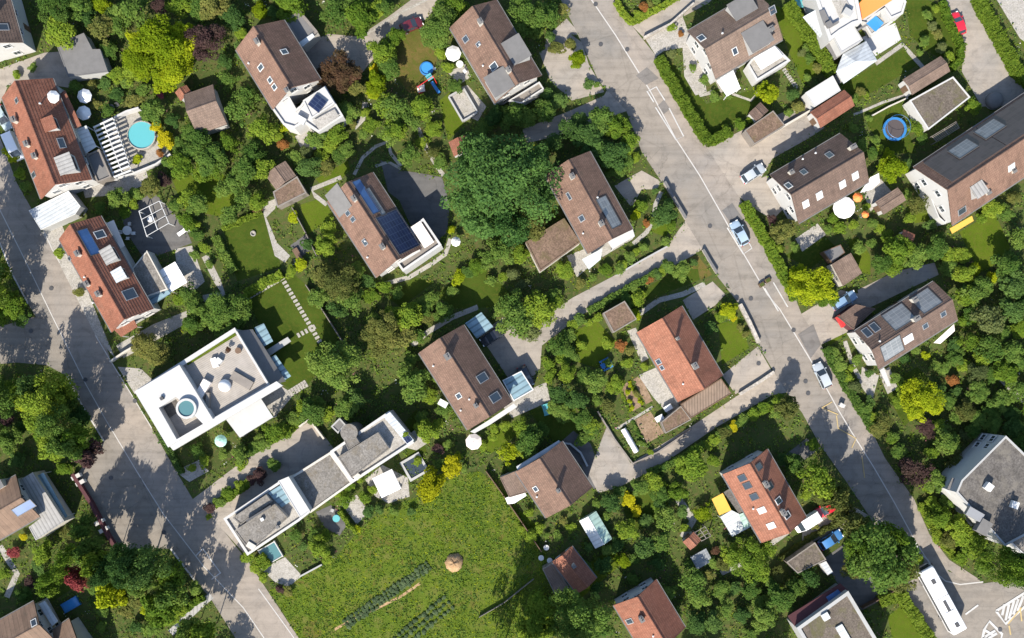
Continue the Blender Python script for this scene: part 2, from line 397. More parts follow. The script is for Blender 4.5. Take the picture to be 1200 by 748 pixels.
for q in ([(745, 89), (758, 79), (772, 92), (757, 100)], [(846, 247), (858, 238), (874, 262), (862, 270)], [(935, 392), (953, 380), (962, 404), (950, 420)], [(771, 124), (778, 117), (785, 128), (778, 134)]):
    sheet('asphalt_patch', q, 'patch', 16)
# left road
LK = [(-30, 180), (0, 246), (30, 306), (62, 372), (101, 451), (124, 492), (165, 560), (192, 603), (239, 664), (285, 712), (318, 760), (350, 815)]
LR = [(-40, 60), (-4, 150), (20, 215), (51, 269), (61, 292), (84, 332), (112, 368), (131, 425), (152, 459), (178, 502), (208, 555), (226, 585), (262, 622), (292, 660), (312, 690), (345, 740), (395, 815)]
LL = [(-60, 170), (-30, 230), (0, 285), (15, 322), (33, 356), (40, 368), (79, 441), (88, 461), (122, 517), (160, 580), (200, 643), (228, 680), (246, 700), (276, 748), (320, 815)]
sheet('road', LL+LK[::-1], 'road', 8)
sheet('pavement', LK+LR[::-1], 'pave', 9)
line(LK, .15, 'kerb', 14, 'kerb')
line([(-20, 245), (0, 285), (15, 322), (33, 356)], .25, 'kerb', 14, 'kerb'); line([(79, 441), (88, 461), (122, 517)], .25, 'kerb', 14, 'kerb'); line([(200, 643), (228, 680)], .3, 'kerb', 14, 'kerb')
line([(51, 269), (61, 292), (70, 308)], .15, 'kerb', 14, 'kerb'); line([(112, 393), (131, 425), (152, 459), (178, 502)], .15, 'kerb', 14, 'kerb'); line([(303, 690), (345, 748)], .15, 'kerb', 14, 'kerb')
sheet('side_street', [(0, 383), (38, 372), (62, 372), (101, 451), (79, 441), (55, 428), (20, 425), (-40, 430), (-40, 395)], 'road2', 10)
sheet('parking_court', [(90, 556), (122, 517), (165, 560), (192, 603), (200, 643), (140, 645), (125, 620)], 'road2', 11)
line([(137, 606), (163, 588)], .12, 'patch', 15, 'paving_joint'); line([(165, 560), (200, 643)], .1, 'patch', 15, 'paving_joint')
for q in ([(230, 651), (238, 643)], [(238, 643), (259, 672)], [(248, 679), (259, 671)]): line(q, .18)
# parking bays, road markings of the main road
for q in ([(760, 107), (769, 102), (779, 118)], [(758, 107), (766, 120)], [(768, 126), (792, 164), (801, 160), (784, 127)],
          [(852, 267), (871, 298), (881, 291), (877, 284)], [(894, 334), (901, 330)], [(896, 338), (912, 365)], [(906, 331), (923, 360)],
          [(1049, 645), (1062, 637)]):
    line(q, .2)
for q in ([(963, 478), (975, 471)], [(963, 478), (982, 486)], [(980, 487), (982, 502), (1003, 514), (998, 525)], [(1010, 536), (1013, 560)]): line(q, .16, 'ypaint')
line([(1131, 720), (1146, 709)], .28); line([(1073, 636), (1077, 648), (1087, 656), (1092, 666)], .22)
for q in ([(1167, 716), (1200, 695), (1206, 706), (1178, 731), (1167, 716)], [(1174, 721), (1177, 708)], [(1182, 725), (1188, 704)], [(1192, 716), (1199, 698)], [(1187, 720), (1193, 702)], [(1178, 727), (1182, 708)],
          [(1151, 748), (1153, 738), (1159, 728), (1174, 743), (1172, 752), (1151, 748)], [(1153, 738), (1163, 744)], [(1158, 748), (1168, 742)], [(1154, 746), (1166, 739)]): line(q, .42)
for q in ([(1181, 731), (1197, 712)], [(1182, 733), (1184, 744)], [(1195, 712), (1197, 728)]): line(q, .22, 'ypaint')
for x, y in ((698, 5), (704, 52), (735, 58), (832, 265), (925, 421), (944, 447), (947, 461), (889, 426), (100, 445), (158, 470), (36, 388), (130, 560), (192, 624), (60, 338), (880, 350), (930, 387), (1172, 738)):
    p = W(x, y, .1); b = MB(); b.lathe([(.001, .115), (.36, .115), (.36, .03)], 16, p[:2]); tag(b.build('manhole_cover', M['dframe']), kind='structure')

# lanes, drives and courts
sheet('lane', [(803, 259), (823, 292), (811, 300), (770, 322), (727, 346), (680, 370), (652, 392), (635, 405), (633, 432), (626, 440), (600, 450), (575, 412), (560, 392), (590, 372), (625, 380), (671, 349), (722, 322), (783, 287)], 'drive', 7)
sheet('lane', [(908, 438), (922, 460), (905, 463), (839, 501), (769, 549), (725, 571), (701, 578), (690, 556), (700, 528), (712, 498), (739, 543), (810, 500), (900, 440)], 'drive', 7)
sheet('driveway', [(828, 173), (836, 170), (875, 150), (950, 118), (966, 150), (948, 162), (905, 186), (890, 212), (866, 231)], 'drive', 10)
sheet('driveway', [(866, 231), (880, 215), (900, 205), (918, 245), (905, 258), (885, 245)], 'drive', 11)
sheet('driveway', [(741, 31), (757, 47), (800, 20), (830, 4), (850, -15), (815, -15), (780, 10)], 'drive', 10)
sheet('courtyard', [(757, 47), (769, 66), (778, 60), (800, 56), (802, 90), (815, 112), (828, 108), (822, 60), (806, 36), (800, 20)], 'paving', 6)
sheet('driveway', [(1104, -20), (1141, -20), (1165, 45), (1188, 84), (1215, 107), (1215, 125), (1180, 125), (1150, 125), (1127, 84), (1130, 51), (1109, 18)], 'drive', 10)
sheet('driveway', [(939, 368), (962, 404), (1002, 385), (1010, 345), (985, 340)], 'drive', 10)
sheet('driveway', [(888, 406), (905, 436), (862, 462), (846, 440)], 'drive', 10)
sheet('driveway', [(226, 585), (262, 622), (300, 585), (345, 560), (392, 527), (366, 492), (330, 515), (285, 540)], 'drive', 10)
sheet('driveway', [(344, 60), (360, 50), (385, 40), (420, 43), (455, 20), (495, -10), (525, -10), (500, 22), (445, 60), (425, 85), (392, 88), (365, 80)], 'drive', 7)
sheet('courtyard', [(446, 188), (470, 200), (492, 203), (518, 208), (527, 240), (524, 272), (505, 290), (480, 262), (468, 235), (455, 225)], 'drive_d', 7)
sheet('driveway', [(612, 152), (668, 130), (708, 112), (715, 98), (735, 130), (712, 138), (650, 160), (618, 168)], 'drive', 7)
sheet('driveway', [(632, 62), (668, 40), (682, 50), (690, 76), (702, 96), (708, 108), (670, 118), (645, 95)], 'drive', 7)
sheet('driveway', [(640, 44), (664, 22), (680, 40), (668, 42), (638, 62)], 'drive', 7)
sheet('driveway', [(720, 218), (752, 200), (775, 213), (770, 222), (752, 222), (740, 243)], 'drive', 10)
sheet('driveway', [(800, 352), (835, 330), (850, 345), (838, 358), (812, 375)], 'drive', 7)
sheet('driveway', [(905, 545), (945, 514), (962, 525), (930, 548)], 'drive_d', 10)
sheet('driveway', [(940, 612), (960, 598), (985, 585), (1018, 604), (985, 622), (940, 640)], 'drive', 7)
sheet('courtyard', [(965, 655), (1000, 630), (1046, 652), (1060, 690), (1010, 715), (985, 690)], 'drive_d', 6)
sheet('driveway', [(1005, 340), (1050, 318), (1095, 308), (1100, 322), (1010, 365)], 'drive', 6)
sheet('forecourt', [(-20, 88), (30, 70), (52, 62), (80, 60), (95, 105), (60, 100), (10, 100), (-8, 140)], 'drive', 7)
sheet('forecourt', [(48, 272), (72, 262), (84, 292), (110, 360), (135, 420), (112, 393), (61, 292)], 'paving', 12)
sheet('forecourt', [(138, 430), (165, 432), (182, 448), (158, 462)], 'paving', 10)
sheet('forecourt', [(136, 405), (180, 380), (225, 362), (232, 372), (190, 395), (145, 420)], 'path', 6)
sheet('forecourt', [(205, 552), (232, 540), (245, 552), (222, 565)], 'paving', 11)
sheet('forecourt', [(262, 622), (292, 655), (296, 648), (272, 612)], 'drive', 11)
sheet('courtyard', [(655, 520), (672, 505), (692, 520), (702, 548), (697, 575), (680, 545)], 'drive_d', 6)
sheet('terrace', [(375, 140), (388, 132), (370, 175), (355, 178), (346, 160)], 'paving', 6)
sheet('terrace', [(532, 105), (548, 100), (570, 125), (560, 142), (545, 135)], 'paving', 9)
sheet('terrace', [(525, 85), (545, 75), (552, 90), (538, 100)], 'paving', 9)
sheet('terrace', [(588, 475), (600, 466), (640, 448), (645, 470), (600, 490)], 'paving', 9)
sheet('terrace', [(748, 440), (775, 428), (800, 475), (785, 488), (765, 465)], 'paving', 9)
sheet('terrace', [(735, 388), (745, 384), (760, 420), (752, 425)], 'path', 9)
sheet('terrace', [(932, 280), (958, 262), (968, 275), (940, 295)], 'paving', 6)
sheet('terrace', [(1010, 222), (1032, 210), (1045, 225), (1020, 248)], 'paving', 6)
sheet('terrace', [(370, 600), (388, 592), (410, 610), (398, 628), (380, 618)], 'drive_d', 6)
sheet('terrace', [(400, 590), (418, 580), (432, 600), (418, 615)], 'paving', 6)
sheet('terrace', [(428, 562), (448, 545), (478, 560), (480, 582), (455, 590), (440, 582)], 'paving', 6)
sheet('terrace', [(306, 667), (334, 653), (354, 675), (338, 688), (322, 682)], 'paving', 6)
sheet('terrace', [(305, 466), (328, 452), (345, 462), (322, 489)], 'paving', 6)
sheet('terrace', [(1030, 438), (1042, 430), (1052, 455), (1040, 462)], 'paving', 6)
sheet('terrace', [(1010, 430), (1030, 440), (1022, 470), (1008, 452)], 'paving', 6)
sheet('terrace', [(1010, 44), (1049, 27), (1056, 47), (1026, 66)], 'membrane', 14)
sheet('terrace', [(664, 300), (690, 290), (735, 270), (742, 280), (700, 305), (676, 325)], 'path', 6)
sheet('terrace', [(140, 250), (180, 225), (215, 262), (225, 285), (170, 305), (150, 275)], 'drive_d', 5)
sheet('terrace', [(205, 292), (225, 288), (240, 330), (220, 348), (208, 320)], 'paving', 6)
sheet('terrace', [(120, 205), (170, 195), (175, 215), (140, 228), (100, 232), (95, 215)], 'paving', 6)
sheet('terrace', [(120, 140), (160, 130), (200, 180), (195, 190), (140, 205)], 'path', 5)
sheet('terrace', [(860, 50), (880, 60), (845, 110), (838, 95)], 'path', 5)
sheet('terrace', [(1165, -5), (1215, -5), (1215, 60), (1195, 45)], 'paving', 6)
sheet('terrace', [(330, 230), (322, 245), (312, 255), (325, 285), (340, 300), (334, 308), (322, 300), (306, 240)], 'path', 6)
sheet('terrace', [(340, 288), (358, 275), (368, 290), (352, 302)], 'drive_d', 6)
sheet('path', strip([(775, 225), (768, 240), (766, 258), (758, 272), (742, 286)], 5), 'path', 9)
sheet('path', strip([(826, 333), (800, 345), (772, 352), (752, 366), (738, 372)], 6), 'path', 9)
sheet('path', strip([(490, 150), (500, 175), (512, 195), (520, 206)], 5), 'path', 9)
sheet('path', strip([(415, 205), (425, 185), (440, 172), (455, 166), (458, 180), (470, 195)], 4), 'path', 9)
sheet('path', strip([(440, 195), (455, 190), (470, 198)], 3.5), 'path', 9)
sheet('path', strip([(450, 333), (480, 325), (505, 310), (522, 298), (528, 280)], 5), 'path', 9)
sheet('path', strip([(483, 405), (500, 390), (530, 372), (560, 360)], 6), 'path', 9)
sheet('path', strip([(428, 120), (425, 140), (415, 150)], 6), 'path', 9)
sheet('path', strip([(383, 240), (370, 230), (365, 222), (400, 208)], 5), 'path', 9)
sheet('path', strip([(430, 40), (470, 15), (500, 0)], 3), 'path', 13)
sheet('path', strip([(200, 742), (238, 706), (248, 698)], 8), 'greymetal', 9)
sheet('path', strip([(0, 640), (12, 660), (20, 672), (8, 700)], 7), 'path', 9)
sheet('path', strip([(1026, 75), (1058, 52), (1066, 62), (1082, 80)], 5), 'path', 9)
sheet('path', strip([(1000, 135), (1035, 120), (1060, 112)], 3), 'path', 9)
sheet('path', strip([(852, 108), (880, 118), (896, 100), (885, 85)], 3), 'path', 9)
sheet('path', strip([(802, 60), (808, 85), (822, 112), (835, 108)], 5), 'path', 9)
sheet('path', strip([(845, 672), (870, 660), (900, 640), (925, 622)], 6), 'path', 7)
sheet('path', strip([(795, 585), (812, 610), (800, 630)], 9), 'path', 7)
sheet('path', strip([(990, 400), (1000, 430), (1022, 468)], 5), 'path', 7)
sheet('path', strip([(1170, 440), (1200, 470)], 8), 'path', 7)
sheet('path', strip([(240, 300), (255, 330), (262, 345), (238, 350)], 8), 'path', 7)
sheet('path', strip([(1070, 205), (1085, 225), (1095, 248)], 5), 'path', 7)
sheet('path', strip([(1178, 545), (1100, 600)], 2), 'path', 3)

# lawns and meadow
for n, m, pts in [
 ('lawn', 'lawn', [(262, 270), (308, 251), (330, 313), (278, 330)]),
 ('lawn', 'lawn', [(288, 350), (330, 328), (345, 322), (364, 338), (398, 395), (382, 425), (352, 462), (322, 445), (318, 410)]),
 ('meadow', 'meadow', [(316, 692), (352, 676), (395, 652), (420, 622), (450, 596), (490, 582), (540, 556), (562, 552), (596, 580), (618, 612), (646, 660), (655, 695), (625, 815), (390, 815), (350, 748)]),
 ('lawn', 'lawn', [(776, 76), (790, 76), (828, 122), (882, 105), (892, 122), (870, 138), (850, 152), (834, 164)]),
 ('lawn', 'lawn_b', [(905, 5), (922, 12), (962, 85), (940, 98), (925, 62)]),
 ('lawn', 'lawn', [(1060, -10), (1100, 5), (1122, 50), (1118, 76), (1085, 60), (1066, 40)]),
 ('lawn', 'lawn', [(985, 100), (1028, 75), (1058, 58), (1078, 75), (1050, 92), (1005, 118)]),
 ('lawn', 'lawn', [(1012, 132), (1055, 112), (1062, 150), (1075, 180), (1042, 180), (1018, 150)]),
 ('lawn', 'lawn_b', [(1124, 272), (1165, 248), (1184, 290), (1175, 305), (1148, 320)]),
 ('lawn', 'lawn_b', [(842, 380), (866, 372), (878, 408), (846, 428)]),
 ('lawn', 'lawn_dry', [(800, 300), (818, 300), (835, 322), (822, 328)]),
 ('lawn', 'lawn', [(745, 345), (790, 318), (818, 315), (820, 328), (760, 352)]),
 ('lawn', 'lawn_b', [(672, 388), (700, 376), (722, 402), (700, 432), (676, 424)]),
 ('lawn', 'lawn_b', [(515, 118), (532, 104), (552, 138), (525, 165)]),
 ('lawn', 'lawn_dry', [(462, 48), (490, 32), (512, 60), (510, 105), (480, 110), (460, 85)]),
 ('lawn', 'lawn_b', [(370, 210), (408, 188), (410, 200), (384, 225)]),
 ('lawn', 'lawn_b', [(352, 240), (378, 232), (392, 255), (360, 275)]),
 ('lawn', 'lawn_b', [(200, 205), (262, 205), (290, 235), (262, 255), (215, 245)]),
 ('lawn', 'lawn', [(510, 345), (562, 310), (600, 345), (590, 360), (530, 362)]),
 ('lawn', 'lawn', [(455, 350), (485, 325), (510, 330), (470, 360)]),
 ('lawn', 'lawn', [(50, 680), (72, 665), (92, 668), (85, 690), (60, 706)]),
 ('lawn', 'lawn_b', [(1040, 722), (1062, 706), (1090, 760), (1050, 770)]),
 ('lawn', 'lawn', [(618, 480), (672, 474), (684, 505), (650, 520)]),
 ('lawn', 'lawn_b', [(560, 520), (598, 498), (606, 510), (575, 532)]),
 ('lawn', 'lawn_b', [(1062, 240), (1085, 238), (1092, 258), (1072, 262)]),
 ('lawn', 'lawn', [(920, 300), (962, 272), (980, 290), (950, 315)]),
 ('lawn', 'lawn_b', [(992, 282), (1006, 278), (1020, 300), (1020, 322), (1008, 320)]),
 ('lawn', 'lawn_b', [(965, 392), (990, 380), (995, 390), (972, 405)]),
 ('lawn', 'lawn_b', [(600, 590), (625, 612), (636, 625), (620, 640), (604, 612)]),
 ('lawn', 'lawn', [(1035, 455), (1075, 430), (1100, 455), (1060, 500)]),
 ('lawn', 'lawn_b', [(758, 270), (770, 240), (795, 250), (780, 278)]),
 ('lawn', 'lawn', [(470, 500), (488, 480), (500, 530), (478, 540)]),
 ('lawn', 'lawn_b', [(655, 690), (690, 660), (720, 640), (730, 660), (670, 710)]),
 ('lawn', 'lawn_b', [(1180, -10), (1188, -10), (1215, 50), (1200, 60)]),
 ('lawn', 'lawn_dry', [(20, 92), (40, 82), (42, 90), (24, 100)]),
 ('lawn', 'lawn', [(725, 580), (770, 570), (790, 600), (740, 625)]),
 ('lawn', 'lawn_b', [(655, 40), (625, 10), (650, 20)]),
]:
    sheet(n, pts, m, 2, lawn=True)
for pts in ([(725, 455), (735, 448), (752, 476), (742, 482)], [(744, 492), (762, 482), (778, 508), (758, 520)], [(742, 445), (750, 440), (765, 470), (757, 474)]):
    sheet('vegetable_soil', pts, 'bedsoil', 8)
sheet('garden_path', strip([(722, 503), (765, 477)], 3), 'path', 11)
sheet('trampled_track', strip([(392, 738), (420, 722), (440, 714), (470, 699), (492, 684)], 3), 'compost', 4)

# ------------------------------------------------------------------ houses
def pane_meshes():
    out = {}
    for k, (w, h) in {'w': (1.1, 1.25), 's': (.7, .7)}.items():
        f = MB()
        for x, z, a, b_ in ((-w/2, 0, .09, h+.1), (w/2, 0, .09, h+.1), (0, h/2, w-.09, .1), (0, -h/2, w-.09, .1), (0, 0, .05, h-.1)): f.box((x, 0, z), (a, .09, b_))
        p = MB(); p.box((0, 0, 0), (w-.08, .03, h-.08))
        sl_ = MB(); sl_.box((0, -.07, -h/2-.08), (w+.2, .2, .06))
        out[k] = (f.mesh('window_frame', M['frame']), p.mesh('pane', M['glass']), sl_.mesh('sill', M['kerb']))
    return out
WM = pane_meshes()
def window(root, x, y, z, rz, k='w', sill=True):
    """a window in a wall whose outward normal is local -y turned by rz"""
    f = ob('window', WM[k][0], root, (x, y, z)); f.rotation_euler.z = rz
    ob('pane', WM[k][1], f)
    if sill: ob('sill', WM[k][2], f)
_dm = MB(); _dm.box((0, 0, 1.05), (1.0, .09, 2.1)); DOOR = _dm.mesh('door', M['wood'])
_dh = MB(); _dh.tube((.38, -.1, 1.0), (.38, -.04, 1.0), .03); _dh.box((.33, -.1, 1.0), (.14, .03, .03)); HANDLE = _dh.mesh('handle', M['steel'])

class Gable:
    """a ridged house from its four eave corners A, B, C, D as seen: A-B is one gable end, D-C the other, the ridge runs from A-B to D-C"""
    def __init__(s, label, cor, he=5.2, pitch=36, roof='t_brown', wall='white', name='house', cat='house', over=.45, lmk=None, wins=True, shed=False, dr=0.0, group=None):
        A, B, C, Dd = [W(x, y, he) for x, y in cor]
        c = (A+B+C+Dd)/4; u = ((C+Dd)-(A+B)); L = u.length/2; u.normalize()
        v = Vector((-u.y, u.x, 0)); wd = abs(((B+C)-(A+Dd)).dot(v))/2
        s.rz = math.atan2(u.y, u.x); s.L, s.Wd, s.he = L, wd, he; s.tan = math.tan(math.radians(pitch)); s.hr = he+wd/2*s.tan
        s.root = thing(name, label, cat, (c.x, c.y, 0), s.rz, group)
        s.roofm = roof
        l, w = L/2, wd/2; lw, ww = l-over, w-over
        b = MB(); zt = lambda y: he-.2+(w-abs(y))*s.tan
        if not shed:
            pts = [(-ww, 0), (ww, 0), (ww, zt(ww)), (0, zt(0)), (-ww, zt(ww))]
        else: pts = [(-ww, 0), (ww, 0), (ww, zt(ww)), (0, zt(0)), (-ww, zt(ww))]
        n = 5; vs = [(-lw, y, z) for y, z in pts]+[(lw, y, z) for y, z in pts]
        b.add(vs, [tuple(range(n))[::-1], tuple(range(n, 2*n))]+[(i, (i+1) % n, n+(i+1) % n, n+i) for i in range(n)])
        s.wall = b.build('wall', M[wall], s.root)
        # roof: stepped tile courses on both slopes, verge faces and underside
        r = MB(); nc = max(4, int(w/.34)); th = .2
        for sg in (-1, 1):
            for k in range(nc):
                y0, y1 = w*k/nc, w*(k+1)/nc
                z0, z1 = s.hr-y0*s.tan, s.hr-y1*s.tan+.045
                q = [(-l, sg*y0, z0), (l, sg*y0, z0), (l, sg*y1, z1), (-l, sg*y1, z1)]
                r.add(q, [(0, 1, 2, 3) if sg < 0 else (3, 2, 1, 0)])
                r.add([(-l, sg*y1, z1), (l, sg*y1, z1), (l, sg*y1, z1-.045), (-l, sg*y1, z1-.045)], [(0, 1, 2, 3) if sg < 0 else (3, 2, 1, 0)])
            for e in (-l, l):
                r.add([(e, 0, s.hr), (e, sg*w, he), (e, sg*w, he-th), (e, 0, s.hr-th)], [(0, 1, 2, 3)])
            r.add([(-l, 0, s.hr-th), (l, 0, s.hr-th), (l, sg*w, he-th), (-l, sg*w, he-th)], [(0, 1, 2, 3)])
            r.add([(-l, sg*w, he), (l, sg*w, he), (l, sg*w, he-th), (-l, sg*w, he-th)], [(0, 1, 2, 3)])
        s.roof = r.build('roof', M[roof], s.root)
        rc = MB(); k = -l
        while k < l-.05:
            rc.tube((k, 0, s.hr-.02), (min(k+.42, l), 0, s.hr-.02), .125, .14, 8); k += .40
        rc.build('ridge_cap', M[roof], s.roof)
        if he > 3.2:
            for sg in (-1, 1):
                gt = MB(); gt.box((0, sg*(w+.09), he-.1), (L, .16, .12)); gt.build('gutter', M['felt'], s.root)
        # verge boards on both gable ends
        for e in (-l, l):
            vb = MB()
            for sg in (-1, 1):
                vb.add([(e-.05, 0, s.hr+.05), (e+.05, 0, s.hr+.05), (e+.05, sg*w, he+.05), (e-.05, sg*w, he+.05), (e-.05, 0, s.hr-.24), (e+.05, 0, s.hr-.24), (e+.05, sg*w, he-.24), (e-.05, sg*w, he-.24)],
                       [(0, 1, 2, 3), (4, 5, 6, 7), (0, 3, 7, 4), (1, 2, 6, 5), (3, 2, 6, 7)])
            vb.build('verge_board', M[roof], s.roof)
        if wins and he > 3:
            for sg, rz in ((-1, -math.pi/2), (1, math.pi/2)):
                for z in ([1.5, he-.9, he+.9] if ww > 2.5 else [1.5]):
                    for y in ((-ww*.5, ww*.5) if z < he else (0,)): window(s.root, sg*(lw+.03), y, z, rz)
            for sg, rz in ((-1, 0), (1, math.pi)):
                for x in (-lw*.6, 0, lw*.6): window(s.root, x, sg*(ww+.03), he-1.5, rz)
            d = ob('door', DOOR, s.root, (lw*.3, ww+.03, .02)); d.rotation_euler.z = math.pi; ob('handle', HANDLE, d)
        elif not wins or he <= 3.2:
            d = ob('door', DOOR, s.root, (-lw-.02, 0, .02)); d.rotation_euler.z = -math.pi/2; ob('handle', HANDLE, d)
        FOOT.append(np.array([(s.root.matrix_basis @ Vector((x, y, 0)))[:2] for x, y in ((-l, -w), (l, -w), (l, w), (-l, w))]))
        if lmk:
            LMK.append((lmk, c.x, c.y, min(L, wd)/2))
    def z(s, y): return s.hr-abs(y)*s.tan
    def hit(s, px, py):
        h = s.he+1
        for _ in range(12):
            p = loc2(s.root, W(px, py, h)); h = s.z(p.y)
        p.z = h; return p
    def slope(s, px, py, lx, ly, name, mt, th=.1, parent=None, frame=None, off=.02):
        """a flat plate lying on the roof: panel, skylight"""
        p = s.hit(px, py); sg = 1 if p.y > 0 else -1
        cs = 1/math.hypot(1, s.tan); ey = Vector((0, -sg*cs, s.tan*cs)); ex = Vector((1, 0, 0)); n = Vector((0, sg*s.tan*cs, cs))
        e = empty(name+'_base', (0, 0, 0)) if False else None
        b = MB(); b.box((0, 0, th/2+off), (lx, ly, th))
        o = b.build(name, M[mt], parent or s.root)
        o.matrix_local = Matrix(((ex.x, ey.x*-sg, n.x, p.x), (ex.y, -sg*ey.y, n.y, p.y), (ex.z, -sg*ey.z, n.z, p.z), (0, 0, 0, 1)))
        if frame:
            f = MB()
            for x, y, a, c in ((-lx/2, 0, .1, ly+.1), (lx/2, 0, .1, ly+.1), (0, -ly/2, lx-.1, .1), (0, ly/2, lx-.1, .1)): f.box((x, y, th/2+off+.02), (a, c, th+.04))
            f.build('frame', M[frame], o)
        return o
    def skylight(s, px, py, lx=.8, ly=1.2, frame='zinc', mt='glass'): return s.slope(px, py, lx, ly, 'skylight', mt, .08, s.roof, frame)
    def solar(s, px, py, lx, ly, mt='solar'): return s.slope(px, py, lx, ly, 'solar_panel', mt, .1, s.roof, 'dframe')
    def chimney(s, px, py, w=.75, d=.6, up=1.1, mt='offwhite'):
        p = s.hit(px, py); b = MB(); z1 = p.z+up*.8+.35
        b.box((p.x, p.y, (p.z-1+z1)/2), (w, d, z1-p.z+1)); o = b.build('chimney', M[mt], s.root)
        c = MB(); c.box((p.x, p.y, z1+.05), (w+.16, d+.16, .1))
        for k in (-.17, .17): c.tube((p.x+k, p.y, z1+.1), (p.x+k, p.y, z1+.35), .11, .1, 8)
        c.build('chimney_cap', M['felt'], o)
    def vent(s, px, py):
        p = s.hit(px, py); b = MB(); b.tube((p.x, p.y, p.z-.1), (p.x, p.y, p.z+.45), .1, .1, 8); b.lathe([(.17, p.z+.45), (.02, p.z+.55)], 8, (p.x, p.y)); b.build('vent_pipe', M['frame'], s.roof)
    def dormer(s, px, py, wx, dy, roof='felt', wall='greywall', glass=True):
        """flat-topped dormer whose roof centre is seen at the pixel"""
        p = s.hit(px, py); sg = 1 if p.y > 0 else -1
        for _ in range(6):
            yi = abs(p.y)-dy/2; zt = min(s.hr-yi*s.tan+.12, s.hr-.05); p = loc2(s.root, W(px, py, zt))
        yi, yo = abs(p.y)-dy/2, abs(p.y)+dy/2
        zt = s.z(yi)+.1; b = MB(); x0, x1 = p.x-wx/2+.12, p.x+wx/2-.12; ya, yb = sg*(yi+.1), sg*(yo-.2)
        b.add([(x0, ya, s.z(yi)-.3), (x1, ya, s.z(yi)-.3), (x1, yb, s.z(yo)-.3), (x0, yb, s.z(yo)-.3), (x0, ya, zt-.1), (x1, ya, zt-.1), (x1, yb, zt-.1), (x0, yb, zt-.1)],
              [(0, 1, 5, 4), (1, 2, 6, 5), (2, 3, 7, 6), (3, 0, 4, 7), (4, 5, 6, 7)])
        o = b.build('dormer', M[wall], s.root)
        r = MB(); r.box((p.x, sg*(yi+yo)/2, zt), (wx, dy, .14)); r.build('dormer_roof', M[roof], o)
        if glass and zt-s.z(yo) > .9:
            g_ = MB(); hh = min(zt-s.z(yo)-.35, 1.2); g_.box((p.x, yb+sg*.02, zt-.2-hh/2), (wx*.7, .06, hh)); g_.build('dormer_window', M['glass'], o)
        return o
    def wide_dormer(s, *a): pass

def block(root, pts, h, wall='white', roof='gravel', par=.25, pw=.22, z0=0, wn_='wall', rn='roof_deck', parm=None, parent=None, foot=True):
    """flat-roofed volume: wall, roof deck and raised rim, outline given as seen at its top"""
    P = ccw(LP(root, pts, h)); b = MB(); b.prism(P, z0, h-par)
    w = b.build(wn_, M[wall], parent or root)
    tgt = w if parent is None else parent
    I = inset(P, pw); r = MB(); r.prism(inset(P, pw-.02), h-par-.02, h-par+.03); r.build(rn, M[roof], tgt)
    k = MB(); k.ring(inset(P, -.04), I, h-par-.06, h, 0); k.build('parapet', M[parm or wall], tgt)
    if foot: FOOT.append(np.array([(root.matrix_basis @ Vector((x, y, 0)))[:2] for x, y in P]))
    return w
def wallwin(root, p, q, z, n=3, k='w', h0=0):
    """a row of windows along the wall seen between two pixels at height h0"""
    a = loc2(root, W(*p, h0)); b = loc2(root, W(*q, h0)); d = (b-a).to_2d(); rz = math.atan2(d.y, d.x); nn = Vector((d.y, -d.x)).normalized()
    for i in range(n):
        t = (i+.5)/n; x = a.x+(b.x-a.x)*t+nn.x*.03; y = a.y+(b.y-a.y)*t+nn.y*.03
        window(root, x, y, z, rz, k)
def plate(root, pts, h, th, name, m, parent=None, tilt=0, hs=None):
    """thin slab with its own height per corner"""
    hs = hs or [h]*len(pts); P = [loc2(root, W(x, y, z)) for (x, y), z in zip(pts, hs)]
    a = sum(P[i].x*P[(i+1) % len(P)].y-P[(i+1) % len(P)].x*P[i].y for i in range(len(P)))
    if a < 0: P = P[::-1]
    n = len(P); b = MB(); b.add([(p.x, p.y, p.z) for p in P]+[(p.x, p.y, p.z-th) for p in P], [tuple(range(n)), tuple(range(2*n-1, n-1, -1))]+[(i, n+i, n+(i+1) % n, (i+1) % n) for i in range(n)])
    return b.build(name, M[m], parent or root)
def posts(root, pts, h, m='frame', r=.06, name='post', z0=0):
    for x, y in pts:
        p = loc2(root, W(x, y, h)); b = MB(); b.box((p.x, p.y, (h+z0)/2), (2*r, 2*r, h-z0)); b.build(name, M[m], root)
def pbox(root, px, py, h, d, name, m, rz=0, parent=None):
    p = loc2(root, W(px, py, h)); b = MB(); b.box((0, 0, 0), d); o = b.build(name, M[m], parent or root); o.location = (p.x, p.y, h-d[2]/2); o.rotation_euler.z = rz; return o
AX = math.atan2(-.86, .5)      # the direction most ridges run, image down and a little right
def centre(pts, h=0):
    return W(sum(p[0] for p in pts)/len(pts), sum(p[1] for p in pts)/len(pts), h)
def flat(name, label, cat, pts, h, rz=AX, lmk=None, r=3):
    c = centre(pts, h)
    if lmk: LMK.append((lmk, c.x, c.y, r))
    return thing(name, label, cat, (c.x, c.y, 0), rz)
# ---- H1 top left corner
h = Gable('brown roofed house with white gable cut by the top left photo corner', [(-72, -12), (4, -28), (27, 50), (-50, 70)], he=5.6, pitch=38, roof='t_dark', lmk='the white-gabled corner house')
h.skylight(4, 32, 1.0, 1.4); h.chimney(-10, 20)
